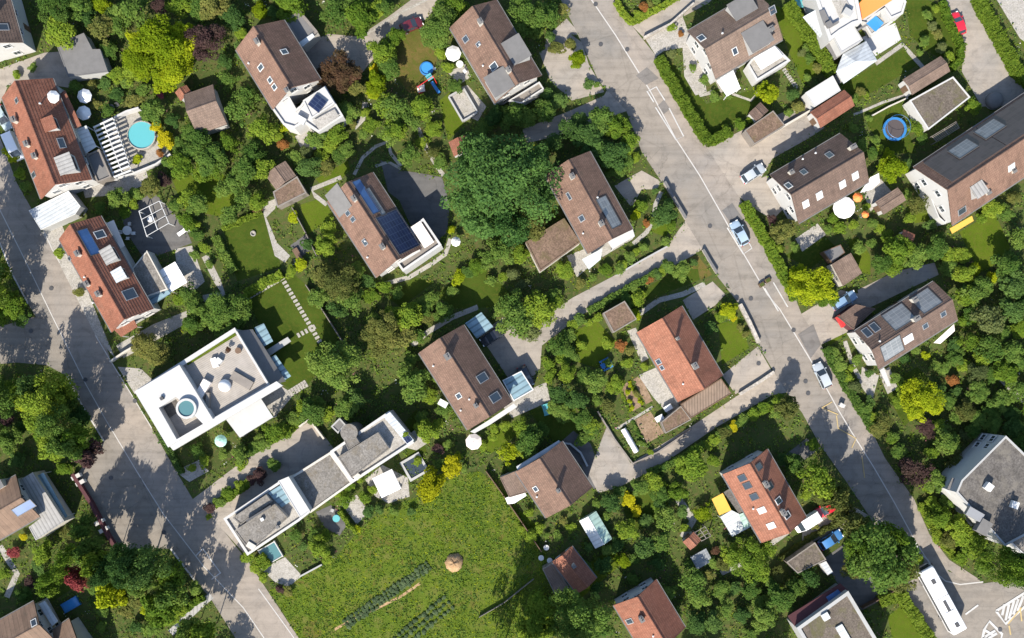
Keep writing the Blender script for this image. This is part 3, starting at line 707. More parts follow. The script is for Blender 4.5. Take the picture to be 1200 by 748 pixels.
# ---- H2 long red house on the left road
h = Gable('long red tiled house with a roof terrace and white gable beside the slatted pergola', [(4, 117), (60, 90), (107, 207), (48, 236)], he=5.2, pitch=42, roof='t_red', lmk='the long red-roofed house')
h.chimney(20, 142); h.chimney(34, 170, up=.9); h.chimney(43, 184, up=.8)
h.dormer(57, 145, 2.2, 2.0, 't_red', 'white'); h.dormer(76, 192, 3.0, 2.6, 'greymetal', 'greywall')
h.skylight(72, 168, 1.6, 1.0); h.skylight(20, 118, .7, .9); h.vent(48, 122); h.skylight(40, 205)
b = block(h.root, [(58, 122), (70, 116), (92, 164), (80, 170)], 4.6, 'offwhite', 'deck', .5, .25, wn_='roof_terrace', foot=False)
pbox(h.root, 66, 128, 5.2, (1.8, 1.3, 1.1), 'terrace_cabinet', 'dframe'); pbox(h.root, 80, 146, 4.9, (1.2, .9, .7), 'terrace_table', 'offwhite')
plate(h.root, [(70, 110), (76, 106), (95, 147), (88, 151)], 4.5, .15, 'side_roof', 't_red')
plate(h.root, [(89, 153), (101, 147), (113, 172), (100, 180)], 3.4, .12, 'glass_canopy', 'clear'); posts(h.root, [(101, 148), (112, 171), (101, 179)], 3.3)
plate(h.root, [(79, 158), (88, 153), (101, 182), (92, 188)], 3.6, .2, 'balcony_floor', 'greywood')
b = block(h.root, [(101, 182), (116, 175), (130, 207), (114, 214)], 3.0, 'greywood', 'felt', .3, .2, wn_='garden_room')
# garage with pale ribbed roof at its end
P = [(34, 247), (80, 224), (94, 242), (88, 251), (48, 269)]
t = flat('garage', 'pale ribbed metal garage roof between the two red roofed houses', 'garage', P, 2.9, lmk='the pale metal garage')
block(t, P, 2.9, 'greywall', 'metalroof', .06, .05, parm='frame')
# ---- H3 second red house
h = Gable('red tiled house with a blue solar strip and pale flat annex beside the left road', [(70, 281), (117, 253), (180, 362), (130, 389)], he=5.4, pitch=42, roof='t_red', lmk='the red house with blue solar strip')
h.solar(104, 284, 4.4, 1.7, 'solar_l'); h.skylight(117, 275, 1.2, 1.6, 'frame'); h.dormer(127, 299, 2.6, 2.1, 'greymetal', 'greywall'); h.skylight(152, 345, 1.6, 2.0)
h.dormer(139, 322, 2.0, 1.9, 'metalroof', 'white'); h.chimney(94, 298); h.chimney(118, 345); h.chimney(104, 333, up=.7); h.skylight(82, 303, .6, .8); h.vent(100, 325); h.vent(110, 355)
block(h.root, [(155, 315), (172, 294), (196, 339), (168, 349)], 3.4, 'offwhite', 'gravel', .1, .15, wn_='annex', parm='offwhite')
plate(h.root, [(131, 384), (156, 373), (161, 383), (142, 395)], 3.2, .2, 'porch_roof', 't_orange'); posts(h.root, [(142, 394), (159, 383)], 3.1)
plate(h.root, [(168, 350), (196, 339), (200, 344), (174, 361)], 2.8, .15, 'side_canopy', 'blueglass')
plate(h.root, [(124, 262), (133, 258), (146, 288), (140, 292)], 3.0, .15, 'awning', 'cloth_pk')
# ---- H4
h = Gable('brown roofed house with white roof terraces beside the dark red tree', [(277, 58), (332, 24), (380, 99), (315, 122)], he=5.4, pitch=40, roof='t_pink', lmk='the white-terraced brown house')
h.chimney(303, 51); h.skylight(306, 79, .8, 1.2, 'frame'); h.skylight(317, 94, .8, .9, 'frame'); h.skylight(322, 102, .8, .9, 'frame'); h.skylight(333, 61, .8, 1.1, 'frame'); h.chimney(338, 108, .6, .6); h.vent(292, 75)
w = block(h.root, [(315, 122), (337, 110), (347, 128), (352, 124), (356, 118), (381, 101), (402, 136), (373, 155), (356, 143), (345, 150), (332, 146)], 5.0, 'white', 'membrane', .35, .3, wn_='terrace_block')
block(h.root, [(355, 118), (380, 102), (392, 121), (365, 139)], 5.7, 'white', 'membrane', .2, .2, wn_='upper_terrace', foot=False)
pbox(h.root, 372, 121, 6.0, (2.2, 2.2, .12), 'solar_panel', 'solar', .35)
plate(h.root, [(366, 142), (392, 128), (397, 136), (374, 152)], 5.4, .1, 'terrace_floor', 'paving'); pbox(h.root, 352, 140, 5.6, (1.6, 1.0, .6), 'terrace_bench', 'frame', .5)
block(h.root, [(333, 24), (351, 12), (372, 37), (354, 54)], 3.4, 'offwhite', 'felt', .25, .35, wn_='garage_block', parm='greywood')
plate(h.root, [(350, 50), (366, 39), (369, 43), (354, 55)], 3.6, .1, 'glass_canopy', 'clear')
# ---- H5
h = Gable('brown roofed house with two grey dormers beside the white parasol', [(529, 33), (580, 0), (637, 90), (577, 119)], he=5.6, pitch=37, roof='t_brown', lmk='the brown house by the main road')
h.chimney(563, 28); h.chimney(596, 84, .7, .6); h.dormer(605, 58, 4.0, 3.2, 'felt'); h.dormer(585, 96, 3.6, 3.6, 'felt'); h.skylight(546, 46, .9, 1.0); h.skylight(579, 78, 1.0, 1.3, 'frame'); h.vent(562, 53); h.vent(566, 78); h.skylight(561, 52, .6, .8)
b = block(h.root, [(596, 118), (632, 96), (637, 104), (611, 121)], 3.2, 'white', 'greywood', .5, .15, wn_='balcony', foot=False)
b = MB(); b.box((0, 0, .55), (4.5, 2.4, 1.1)); t = thing('raised_planter', 'pale walled sunken terrace beside the brown house wall', 'terrace', W(543, 124), AX)
m_ = MB(); 
for x, y, a, c in ((0, 1.4, 4.6, .25), (0, -1.4, 4.6, .25), (2.3, 0, .25, 2.6), (-2.3, 0, .25, 2.6)): m_.box((x, y, .4), (a, c, .8))
m_.build('wall', M['greywall'], t); m_ = MB(); m_.box((0, 0, .12), (4.3, 2.5, .2)); m_.build('floor', M['paving'], t)
# ---- H6
h = Gable('brown roofed house with blue and black solar panels behind the dark court', [(384, 238), (436, 201), (494, 291), (441, 325)], he=5.6, pitch=39, roof='t_pink', lmk='the solar-panelled brown house')
h.solar(429, 231, 6.0, 1.6, 'solar_l'); h.solar(466, 272, 6.8, 4.4, 'solar'); h.skylight(440, 237, 5.0, .9, 'dframe', 'solar_g')
h.chimney(416, 234); h.chimney(449, 290); h.skylight(408, 250, .7, .9); h.skylight(414, 257, .7, .9); h.vent(428, 283); h.skylight(428, 284, 1, .8); h.vent(431, 302)
h.slope(397, 235, 4.2, 3.6, 'metal_roof_patch', 'felt', .12, h.roof)
block(h.root, [(481, 268), (496, 256), (517, 287), (472, 318), (465, 308), (490, 293)], 5.3, 'white', 'greywood', .5, .3, wn_='balcony')
pbox(h.root, 495, 275, 5.4, (4.0, 1.8, .2), 'balcony_awning', 'cloth_pk')
# ---- H7
h = Gable('brown roofed house with a flat gravel wing beside the great dark tree', [(641, 207), (689, 177), (742, 267), (688, 299)], he=5.4, pitch=35, roof='t_brown', lmk='the brown house with gravel wing')
h.chimney(670, 208); h.chimney(704, 263); h.solar(713, 249, 5.2, 2.2, 'solar_g'); h.skylight(667, 230, 1.2, .5); h.skylight(682, 256, .9, .9); h.vent(683, 274); h.vent(700, 232)
block(h.root, [(616, 284), (661, 256), (680, 284), (633, 318)], 3.6, 'offwhite', 'gravel_br', .15, .2, wn_='flat_wing', parm='gravel_br')
plate(h.root, [(712, 283), (741, 267), (744, 277), (718, 292)], 4.2, .15, 'porch_roof', 'membrane'); posts(h.root, [(719, 291), (743, 277)], 4.1)
plate(h.root, [(682, 304), (706, 291), (704, 304), (690, 316)], 2.6, .1, 'glass_canopy', 'clear')
# ---- H8
h = Gable('brown roofed house between a glass conservatory and a blue glass carport', [(490, 413), (544, 382), (600, 471), (548, 504)], he=5.4, pitch=38, roof='t_brown', lmk='the brown house with glass conservatory')
h.chimney(525, 418, .9, .8); h.skylight(565, 443, 1.3, 1.9, 'zinc'); h.skylight(580, 466, 1.3, 1.9, 'zinc'); h.chimney(558, 475, .6, .5); h.skylight(538, 464, .8, 1.0, 'frame'); h.vent(508, 429); h.vent(550, 468); h.vent(540, 481)
plate(h.root, [(545, 379), (564, 366), (578, 383), (559, 397)], 2.8, .1, 'carport_roof', 'blueglass'); posts(h.root, [(564, 367), (577, 383), (560, 395), (546, 380)], 2.7)
c_ = block(h.root, [(589, 446), (611, 435), (625, 457), (602, 470)], 2.9, 'glass', 'blueglass', .1, .12, wn_='conservatory', parm='frame')
plate(h.root, [(551, 506), (572, 493), (602, 473), (606, 477), (574, 498), (556, 508)], 3.0, .2, 'balcony', 'white')
pbox(h.root, 519, 473, 2.6, (1.5, 1.0, .5), 'bay_roof', 'frame', .5)
# ---- H9
h = Gable('bright orange tiled house with a timber annex beside the vegetable beds', [(745, 390), (800, 359), (846, 440), (795, 471)], he=5.0, pitch=36, roof='t_orange', lmk='the bright orange-roofed house')
h.chimney(813, 429, .9, .7, 1.3); h.skylight(772, 424, .8, .8); h.skylight(776, 431, .7, .6); h.vent(793, 397); h.chimney(793, 397, .4, .4, 1.0); h.vent(800, 450)
block(h.root, [(798, 474), (845, 444), (857, 461), (810, 490)], 3.0, 'wood', 'annexwood', .1, .1, wn_='timber_annex', parm='wood')
block(h.root, [(775, 495), (798, 476), (810, 492), (780, 508)], 2.6, 'greywood', 'gravel_br', .1, .12, wn_='flat_annex', parm='greywood')
# ---- H10
h = Gable('grey brown roofed house with a white awning on the meadow edge', [(606, 552), (657, 519), (697, 571), (637, 607)], he=4.6, pitch=36, roof='t_brown', lmk='the grey-brown house on the meadow edge')
h.chimney(654, 574, .5, .5); h.skylight(628, 573, .8, .8, 'frame'); h.vent(629, 582)
block(h.root, [(586, 560), (606, 552), (621, 576), (597, 583)], 2.9, 'white', 't_grey', .1, .1, wn_='lean_to', parm='t_grey')
plate(h.root, [(592, 584), (614, 575), (617, 581), (603, 590), (595, 591)], 2.5, .08, 'awning', 'cloth')
plate(h.root, [(605, 547), (655, 516), (657, 520), (607, 552)], 4.4, .15, 'balcony_roof', 'metalroof')
# ---- H11
h = Gable('small red tiled house in tree shade below the greenhouse', [(646, 659), (671, 640), (699, 679), (676, 694)], he=3.4, pitch=32, roof='t_red', lmk='the small shaded red-roofed house', wins=False)
h.chimney(672, 662, .5, .5); block(h.root, [(636, 667), (648, 660), (668, 691), (650, 696)], 2.6, 'greywood', 't_grey', .1, .1, wn_='lean_to', parm='greywood')
# ---- H12
h = Gable('red roofed house with a white wall cut by the bottom photo edge', [(719, 709), (769, 680), (803, 735), (753, 766)], he=4.8, pitch=38, roof='t_red', lmk='the red house at the bottom edge')
h.chimney(751, 724); h.skylight(738, 728); h.vent(765, 745)
# ---- H13
h = Gable('red tiled house with many skylights between yellow awning and white van', [(847, 556), (899, 527), (944, 604), (893, 638)], he=5.4, pitch=37, roof='t_orange', lmk='the red house with many skylights')
for x, y in ((870, 560), (876, 569), (884, 582), (889, 547), (902, 570)): h.skylight(x, y, 1.0, 1.3, 'dframe')
for x, y in ((893, 598), (904, 616), (912, 587), (922, 604)): h.skylight(x, y, .9, 1.3, 'frame', 'clear' if x < 910 else 'glass')
h.chimney(896, 567, .9, .6); h.chimney(916, 600, .9, .6); h.vent(882, 596)
plate(h.root, [(834, 585), (847, 578), (857, 598), (843, 604)], 2.7, .06, 'awning', 'cloth_o')
plate(h.root, [(844, 606), (857, 598), (874, 606), (879, 618), (858, 629)], 2.7, .08, 'glass_canopy', 'clear'); posts(h.root, [(845, 607), (858, 628), (878, 617)], 2.6)
plate(h.root, [(866, 603), (874, 600), (880, 617), (872, 620)], 2.8, .08, 'green_canopy', 'greenglass')
plate(h.root, [(848, 577), (858, 571), (873, 598), (866, 602)], 2.8, .1, 'terrace_roof', 'gravel_d')
# ---- H14 flat green roof at the bottom
P = [(934, 736), (994, 693), (1045, 778), (984, 822)]
t = flat('flat_roofed_house', 'flat mossy roofed building with a maroon side strip at the bottom edge', 'house', P, 6.0, lmk='the flat mossy-roofed building', r=6)
block(t, P, 6.0, 'greywall', 'gravel_b', .3, .5)
plate(t, [(923, 722), (985, 684), (994, 692), (932, 735)], 4.6, .2, 'side_roof', 'brick', hs=[4.2, 4.2, 4.8, 4.8]); plate(t, [(968, 700), (982, 691), (987, 696), (972, 706)], 4.75, .12, 'solar_panel', 'solar_l')
pbox(t, 968, 723, 6.4, (1.1, 1.1, .7), 'roof_vent', 'frame'); pbox(t, 989, 744, 6.1, (3.2, 1.2, .5), 'skylight', 'clear')
# ---- H15 big flat dark roof right
P = [(1179, 511), (1236, 566), (1252, 600), (1178, 640), (1162, 622), (1146, 605), (1121, 577), (1127, 563)]
t = flat('flat_roofed_house', 'large dark flat roofed building with a white windowed wall on the right edge', 'house', P, 8.0, lmk='the large dark flat-roofed building', r=7)
block(t, P, 8.0, 'white', 'gravel_d', .25, .25, parm='greywall')
wallwin(t, (1147, 507), (1113, 552), 5.5, 5, 'w', 0); wallwin(t, (1147, 507), (1113, 552), 2.4, 5, 'w', 0)
pbox(t, 1160, 571, 8.9, (1.1, 1.1, 1.0), 'roof_vent', 'frame', .4); pbox(t, 1190, 592, 8.6, (1.1, 1.1, .7), 'skylight', 'frame', .7); pbox(t, 1154, 618, 9.0, (2.2, 1.8, 1.4), 'lift_head', 'felt', AX); pbox(t, 1143, 603, 8.8, (1.4, 2.6, .8), 'chimney', 'zinc', AX)
plate(t, [(1105, 572), (1122, 578), (1134, 592), (1128, 592)], 4.5, .3, 'balcony', 'white'); plate(t, [(1116, 560), (1127, 563), (1121, 577), (1110, 573)], 5.6, .2, 'side_roof', 'felt')
P2 = [(1182, 634), (1206, 612), (1250, 640), (1215, 665)]
t = flat('flat_roofed_annex', 'lower pale flat roof beside the dark flat roofed building', 'building', P2, 4.0); block(t, P2, 4.0, 'white', 'gravel', .2, .25)
# ---- H16
h = Gable('brown roofed house with a tall white gable and grey dormers beside the main road', [(839, 92), (806, 37), (884, -10), (917, 47)], he=5.2, pitch=33, roof='t_grey', lmk='the white-gabled house by the main road')
h.skylight(822, 45, 1.0, 1.2, 'frame'); h.skylight(861, 60, .8, 1.1, 'frame'); h.dormer(888, 43, 4.0, 3.6, 'felt'); h.dormer(870, 8, 4.0, 3.0, 'felt'); h.chimney(901, 37, .9, .7); h.vent(846, 40); h.skylight(905, 12, 1.0, 1.2)
block(h.root, [(882, 68), (908, 53), (926, 71), (887, 95), (876, 76)], 3.2, 'white', 'paving', .4, .3, wn_='terrace_annex'); plate(h.root, [(883, 68), (908, 54), (918, 66), (892, 82)], 3.5, .08, 'awning', 'cloth')
plate(h.root, [(840, 95), (860, 84), (868, 104), (852, 113)], 2.6, .1, 'terrace_canopy', 'cloth'); posts(h.root, [(852, 112), (867, 103)], 2.5)
plate(h.root, [(842, 84), (858, 75), (860, 84), (846, 96)], 2.7, .1, 'glass_canopy', 'clear')
# ---- H17 white modern house
P = [(952, -14), (1000, -30), (1010, 26), (1000, 29), (985, 38), (972, 48), (966, 30)]
t = flat('modern_house', 'white flat roofed modern house with an orange awning and blue plunge pool', 'house', [(990, 20), (1010, 40)], 5, lmk='the white modern terrace house', r=9)
block(t, P, 6.0, 'white', 'membrane', .35, .5); plate(t, [(973, -5), (986, -12), (998, 12), (985, 22)], 5.95, .08, 'terrace_floor', 'paving')
plate(t, [(960, 13), (966, 11), (973, 26), (966, 30)], 6.2, .1, 'skylight', 'felt'); pbox(t, 972, 28, 6.6, (.9, .9, .8), 'roof_vent', 'felt'); pbox(t, 994, 14, 6.8, (1.4, 1.0, 1.0), 'terrace_sofa', 'greywall', .5); pbox(t, 978, 28, 6.4, (.3, 1.6, .6), 'chimney', 'felt')
plate(t, [(941, 20), (957, 11), (972, 48), (966, 50)], 4, .15, 'side_roof', 'metalroof', hs=[3, 4.6, 4.6, 3])
block(t, [(976, 43), (1000, 29), (1011, 47), (986, 62)], 4.6, 'white', 'membrane', .12, .15, wn_='middle_block', parm='greywall')
plate(t, [(965, 50), (974, 46), (986, 63), (979, 70)], 2.4, .1, 'pavilion_roof', 'felt')
pts = [(980, 84), (988, 63), (1015, 48), (1028, 71), (989, 98)]; cpx = W(1003, 72, 4.3)
Q = [loc2(t, W(x, y, 2.9)) for x, y in pts]; cl = loc2(t, cpx); b = MB(); b.add([q[:] for q in Q]+[cl[:]], [((i+1) % 5, i, 5) for i in range(5)]); b.add([(q.x, q.y, q.z-.2) for q in Q]+[q[:] for q in Q], [(i, (i+1) % 5, 5+(i+1) % 5, 5+i) for i in range(5)])
b.build('hipped_roof', M['metalroof'], t); b = MB(); b.prism(inset([q[:2] for q in Q], .5), 0, 2.75); b.build('wall', M['white'], t)
FOOT.append(np.array([W(x, y)[:2] for x, y in pts]))
plate(t, [(1001, 11), (1009, 24), (1046, 0), (1030, -22)], 5.2, .12, 'awning', 'orangepl', hs=[4.8, 4.8, 5.4, 5.4]); block(t, [(1012, 22), (1040, 4), (1052, -14), (1062, 2), (1058, 16), (1044, 22), (1036, 10), (1016, 26)], 3.4, 'white', 'membrane', .3, .3, wn_='terrace_block')
block(t, [(1011, 26), (1037, 11), (1046, 26), (1021, 42)], 1.4, 'white', 'paving', .2, .3, wn_='pool_terrace')
b = MB(); b.box((0, 0, .05), (2.2, 1.9, .2)); p = loc2(t, W(1025, 27, 1.4)); o = b.build('plunge_pool', M['waterb'], t); o.location = (p.x, p.y, 1.35); o.rotation_euler.z = .3
pbox(t, 1040, 16, 1.75, (2.2, .7, .4), 'sun_lounger', 'greywall', 1.2)
pbox(t, 1009, 33, 4.4, (.3, 2.2, .2), 'slot_window', 'felt')
# ---- H19
h = Gable('dark brown roofed house with four skylights beside the white round parasol', [(938, 261), (901, 206), (985, 157), (1018, 213)], he=5.0, pitch=41, roof='t_dark', lmk='the dark brown house with four skylights')
for x, y in ((944, 239), (960, 229), (987, 216), (1002, 206)): h.skylight(x, y, 1.0, 1.3, 'frame', 'clear')
h.skylight(924, 218, .8, 1.2, 'frame'); h.chimney(997, 174, .9, .6); h.skylight(972, 182, .9, 1.2); h.skylight(942, 202, .8, 1.1); h.vent(955, 180); h.vent(940, 187); h.chimney(926, 203, .6, .6, .8)
plate(h.root, [(1008, 226), (1020, 208), (1030, 203), (1031, 214), (1022, 222)], 2.6, .06, 'awning', 'cloth')
# ---- H20
h = Gable('long double house with black solar roof and grey panels on the right edge', [(1113, 268), (1074, 192), (1230, 92), (1272, 158)], he=5.0, pitch=44, roof='t_pink', lmk='the long black solar-roofed house')
h.slope(1130, 182, 10.0, 6.4, 'solar_roof', 'solar_k', .14, h.roof); h.slope(1190, 142, 9.0, 6.4, 'solar_roof', 'solar_k', .14, h.roof)
h.slope(1129, 176, 3.6, 2.6, 'solar_panel', 'solar_g', .14, h.roof, 'dframe', .2); h.slope(1160, 153, 3.8, 2.6, 'solar_panel', 'solar_g', .14, h.roof, 'dframe', .2)
h.dormer(1148, 222, 2.2, 2.2, 'greymetal', 'greywall'); h.chimney(1141, 227, .9, .7, .7); h.skylight(1127, 247, 1.4, 1.2); h.skylight(1185, 196, 1.1, 1.2, 'frame', 'clear'); h.chimney(1187, 201, .5, .5, .2); h.chimney(1157, 226, .6, .6, .2)
plate(h.root, [(1113, 268), (1139, 253), (1141, 259), (1116, 274)], 3.2, .06, 'awning', 'cloth_o')
block(h.root, [(1080, 205), (1088, 203), (1112, 250), (1108, 262), (1100, 255)], 3.0, 'white', 'paving', .9, .15, wn_='balcony', foot=False)
# ---- H21 garage with mossy gravel roof and hut
P = [(1066, 118), (1117, 90), (1137, 114), (1088, 152)]
t = flat('garage', 'garage with mossy gravel roof and white rim beside the red car lane', 'garage', P, 3.0, lmk='the mossy gravel garage', r=4)
block(t, P, 3.0, 'white', 'gravel_b', .12, .2, parm='white')
h = Gable('brown tiled hut adjoining the mossy gravel roofed garage', [(1060, 93), (1068, 111), (1113, 85), (1102, 65)], he=2.9, pitch=20, roof='t_grey', name='garden_hut', cat='hut', over=.2, wins=False, lmk='the brown hut by the gravel garage')
b = MB(); t = thing('garden_tank', 'round grey covered tank in the shade of the solar roofed house', 'tank', W(1163, 119)); b.lathe([(1.35, 0), (1.35, 1.0), (1.0, 1.3), (.4, 1.42), (.01, 1.45)], 20); b.build('cover', M['felt'], t, True); b = MB(); b.lathe([(1.42, .2), (1.46, .25), (1.42, .3)], 20); b.build('hoop', M['zinc'], t)  # tank cover takes a dark felt colour to stand in for shade
# ---- H22
h = Gable('brown roofed double house with grey solar panels and a long white gable', [(1030, 433), (1002, 388), (1094, 330), (1122, 375)], he=5.6, pitch=33, roof='t_dark', lmk='the double house with grey solar panels')
h.solar(1053, 372, 3.8, 3.4, 'solar_g'); h.solar(1085, 353, 3.4, 3.4, 'solar_g'); h.solar(1045, 408, 3.6, 3.2, 'solar_g'); h.skylight(1064, 397, 1.6, 1.3, 'frame', 'clear'); h.skylight(1016, 390, 1.0, 1.6); h.skylight(1025, 384, 1.0, 1.6); h.skylight(1084, 382, .9, .9); h.skylight(1105, 368, .9, .9)
h.chimney(1071, 374, 1.0, .6); h.chimney(1069, 352, .7, .7); h.vent(1030, 400)
block(h.root, [(982, 372), (1003, 357), (1026, 362), (1000, 386)], 3.0, 'brick', 't_dark', .1, .15, wn_='carport', parm='t_dark')
plate(h.root, [(981, 372), (984, 369), (991, 381), (988, 384)], 2.9, 1.0, 'red_board', 'redpl')
plate(h.root, [(1031, 434), (1036, 431), (1044, 452), (1040, 453)], 2.6, .15, 'white_screen', 'white')
plate(h.root, [(1094, 402), (1118, 380), (1119, 388), (1102, 403)], 2.6, .1, 'awning', 'cloth_pk')
# ---- H23, H24 bottom left
h = Gable('striped brown tiled house with grey ribbed annex on the left edge', [(-16, 642), (-42, 592), (19, 557), (46, 606)], he=5.0, pitch=28, roof='t_wide', lmk='the striped brown house on the left edge')
h.solar(28, 595, 3.4, 1.5, 'solar_l'); h.chimney(2, 568, 1.6, 1.2)
block(h.root, [(22, 564), (38, 554), (75, 611), (42, 633), (34, 618), (47, 608)], 4.0, 'offwhite', 'greymetal', .1, .1, wn_='annex', parm='greymetal')
plate(h.root, [(42, 558), (51, 554), (79, 605), (73, 610)], 3.0, .1, 'glass_canopy', 'blueglass'); posts(h.root, [(50, 555), (78, 605)], 2.9)
h = Gable('striped brown tiled house in the bottom left corner beside the blue basin', [(-19, 799), (-46, 752), (39, 705), (66, 752)], he=5.0, pitch=28, roof='t_wide', lmk='the striped brown corner house')
h.skylight(40, 730, .9, 1.1, 'frame'); plate(h.root, [(45, 708), (53, 704), (68, 728), (61, 734)], 4.0, .12, 'side_roof', 'metalroof')
h = Gable('small brown tiled wing beside the blue basin in the bottom left corner', [(96, 796), (60, 740), (82, 724), (118, 782)], he=3.6, pitch=26, roof='t_wide', name='house_wing', cat='house', wins=False)
# ---- H25 big white flat house
P = [(158, 459), (276, 386), (316, 452), (197, 524)]
t = flat('modern_house', 'white flat roofed modern house with timber roof terrace and round tub', 'house', P, 6.0, lmk='the white flat-roofed modern house', r=8)
block(t, P, 5.4, 'white', 'deck', .4, .3); O = LP(t, [(158, 459), (210, 428), (249, 491), (197, 524)], 7.0); I = LP(t, [(186, 478), (206, 465), (238, 497), (207, 515)], 7.0)
b = MB(); b.ring(inset(O, -.03), I, 4.6, 7.0); b.build('upper_ring', M['membrane'], t)
plate(t, [(188, 478), (206, 468), (214, 480), (196, 492)], 5.05, .08, 'terrace_floor', 'gravel_d')
plate(t, [(197, 521), (324, 447), (331, 452), (203, 528)], 6.2, .7, 'roof_beam', 'white'); plate(t, [(216, 424), (274, 388), (277, 393), (220, 428)], 5.3, .25, 'planter', 'lawn_b'); plate(t, [(160, 457), (275, 384), (277, 388), (163, 461)], 6.0, .5, 'roof_beam', 'white')
plate(t, [(265, 492), (305, 466), (320, 489), (281, 513)], 3.6, .3, 'canopy', 'membrane'); posts(t, [(267, 493), (282, 511), (318, 489)], 3.4, 'white', .12)
plate(t, [(278, 388), (296, 386), (335, 447), (316, 452)], 3.6, .15, 'glass_canopy', 'felt', hs=[4.6, 3.4, 3.4, 4.6]); plate(t, [(298, 384), (309, 379), (320, 400), (306, 408)], 2.9, .1, 'blue_canopy', 'blueglass'); plate(t, [(315, 420), (323, 416), (341, 441), (333, 446)], 2.9, .1, 'blue_canopy', 'blueglass')
p = loc2(t, W(218, 479, 7.6)); b = MB(); b.lathe([(1.6, 4.9), (1.6, 7.6), (1.25, 7.6), (1.25, 7.3)], 28, p[:2]); o = b.build('hot_tub', M['white'], t); b = MB(); b.lathe([(1.27, 7.4), (.01, 7.4)], 28, p[:2]); b.build('water', M['waterd'], o)
pbox(t, 237, 456, 6.0, (1.3, 3.0, 1.0), 'terrace_sofa', 'cloth_pk', AX+1.57)
p = loc2(t, W(263, 452, 5.6)); b = MB(); b.lathe([(.95, 5.0), (1.0, 5.5), (.85, 6.0), (.5, 6.35), (.01, 6.45)], 20, p[:2]); b.build('roof_dome', M['cloth'], t, True)
pbox(t, 283, 446, 5.6, (3.6, 1.4, .6), 'bench', 'greywood', .52); pbox(t, 251, 425, 5.7, (1.5, .9, .7), 'lounge_chair', 'cloth', -.2); pbox(t, 256, 423, 5.9, (.9, .8, .9), 'lounge_chair', 'frame', .4); pbox(t, 189, 467, 7.5, (.5, .5, .5), 'roof_vent', 'dframe')
p = loc2(t, W(278, 411, 6.0)); b = MB(); b.tube((p.x, p.y, 4.9), (p.x, p.y, 5.6), .4, .5, 10); b.build('plant_pot', M['wood'], t); POT = (t, p)
wallwin(t, (276, 392), (168, 458), 2.5, 6); pbox(t, 243, 470, 5.9, (.5, 2.6, .9), 'bench', 'greywood', 1.0)
b = MB(); p0 = loc2(t, W(322, 405, 1)); 
plate(t, [(300, 418), (337, 395), (341, 400), (306, 424)], 1.1, .3, 'garden_stair', 'greywall')
# ---- H26 grey flat building
P = [(262, 608), (328, 564), (338, 560), (363, 600), (350, 611), (290, 651)]
t = flat('modern_house', 'long grey gravel roofed modern building stepping down to a plunge pool', 'house', [(262, 608), (484, 520)], 6.0, lmk='the long grey stepped building', r=8)
block(t, P, 5.6, 'white', 'paving', .4, .35); block(t, [(275, 622), (322, 591), (337, 607), (293, 646)], 6.6, 'greywall', 'gravel', .12, .15, wn_='penthouse', foot=False, parm='gravel')
block(t, [(273, 607), (312, 580), (318, 588), (282, 615)], 6.3, 'greywall', 'gravel', .12, .15, wn_='penthouse', foot=False, parm='gravel')
block(t, [(326, 564), (338, 559), (363, 599), (352, 607)], 6.9, 'white', 'membrane', .1, .1, wn_='stair_tower', foot=False); plate(t, [(314, 578), (333, 566), (344, 585), (330, 595)], 5.6, .08, 'glass_floor', 'blueglass')
block(t, [(338, 561), (387, 530), (413, 566), (364, 601)], 4.6, 'white', 'gravel', .2, .3, wn_='middle_wing', parm='offwhite')
P = [(387, 529), (456, 482), (485, 519), (413, 566)]
block(t, P, 5.4, 'white', 'paving', .45, .4, wn_='upper_wing'); block(t, [(396, 536), (443, 507), (456, 526), (412, 560)], 6.6, 'greywall', 'gravel', .1, .15, wn_='penthouse', foot=False, parm='gravel')
p = loc2(t, W(409, 507, 6.6)); b = MB(); b.lathe([(1.35, 0), (1.35, 6.6), (.01, 6.6)], 28, p[:2]); b.build('stair_tower', M['gravel'], t)
block(t, [(403, 515), (415, 509), (421, 519), (408, 527)], 6.5, 'greywall', 'gravel', .1, .1, wn_='tower_link', foot=False, parm='gravel')
plate(t, [(449, 488), (457, 483), (485, 516), (478, 522)], 6.0, .12, 'glass_canopy', 'metalroof'); plate(t, [(472, 513), (478, 510), (483, 516), (477, 520)], 6.15, .1, 'solar_panel', 'solar')
pbox(t, 307, 609, 7.0, (.5, .5, .4), 'roof_vent', 'frame'); pbox(t, 325, 618, 7.1, (.5, .5, .6), 'roof_vent', 'felt'); pbox(t, 294, 640, 6.8, (1.4, .9, .3), 'skylight', 'offwhite', .5); pbox(t, 416, 557, 5.6, (1.6, 1.0, .4), 'skylight', 'offwhite', .5)
plate(t, [(288, 610), (317, 592), (318, 594), (289, 612)], 7.2, .5, 'roof_screen', 'dframe')
plate(t, [(466, 522), (490, 500), (500, 520), (488, 528)], .6, .2, 'entrance_slab', 'path'); wallwin(t, (340, 562), (385, 532), 2.4, 4)
block(t, [(405, 498), (398, 490), (388, 500), (396, 508)], 2.4, 'greywall', 'felt', .2, .2, wn_='store')

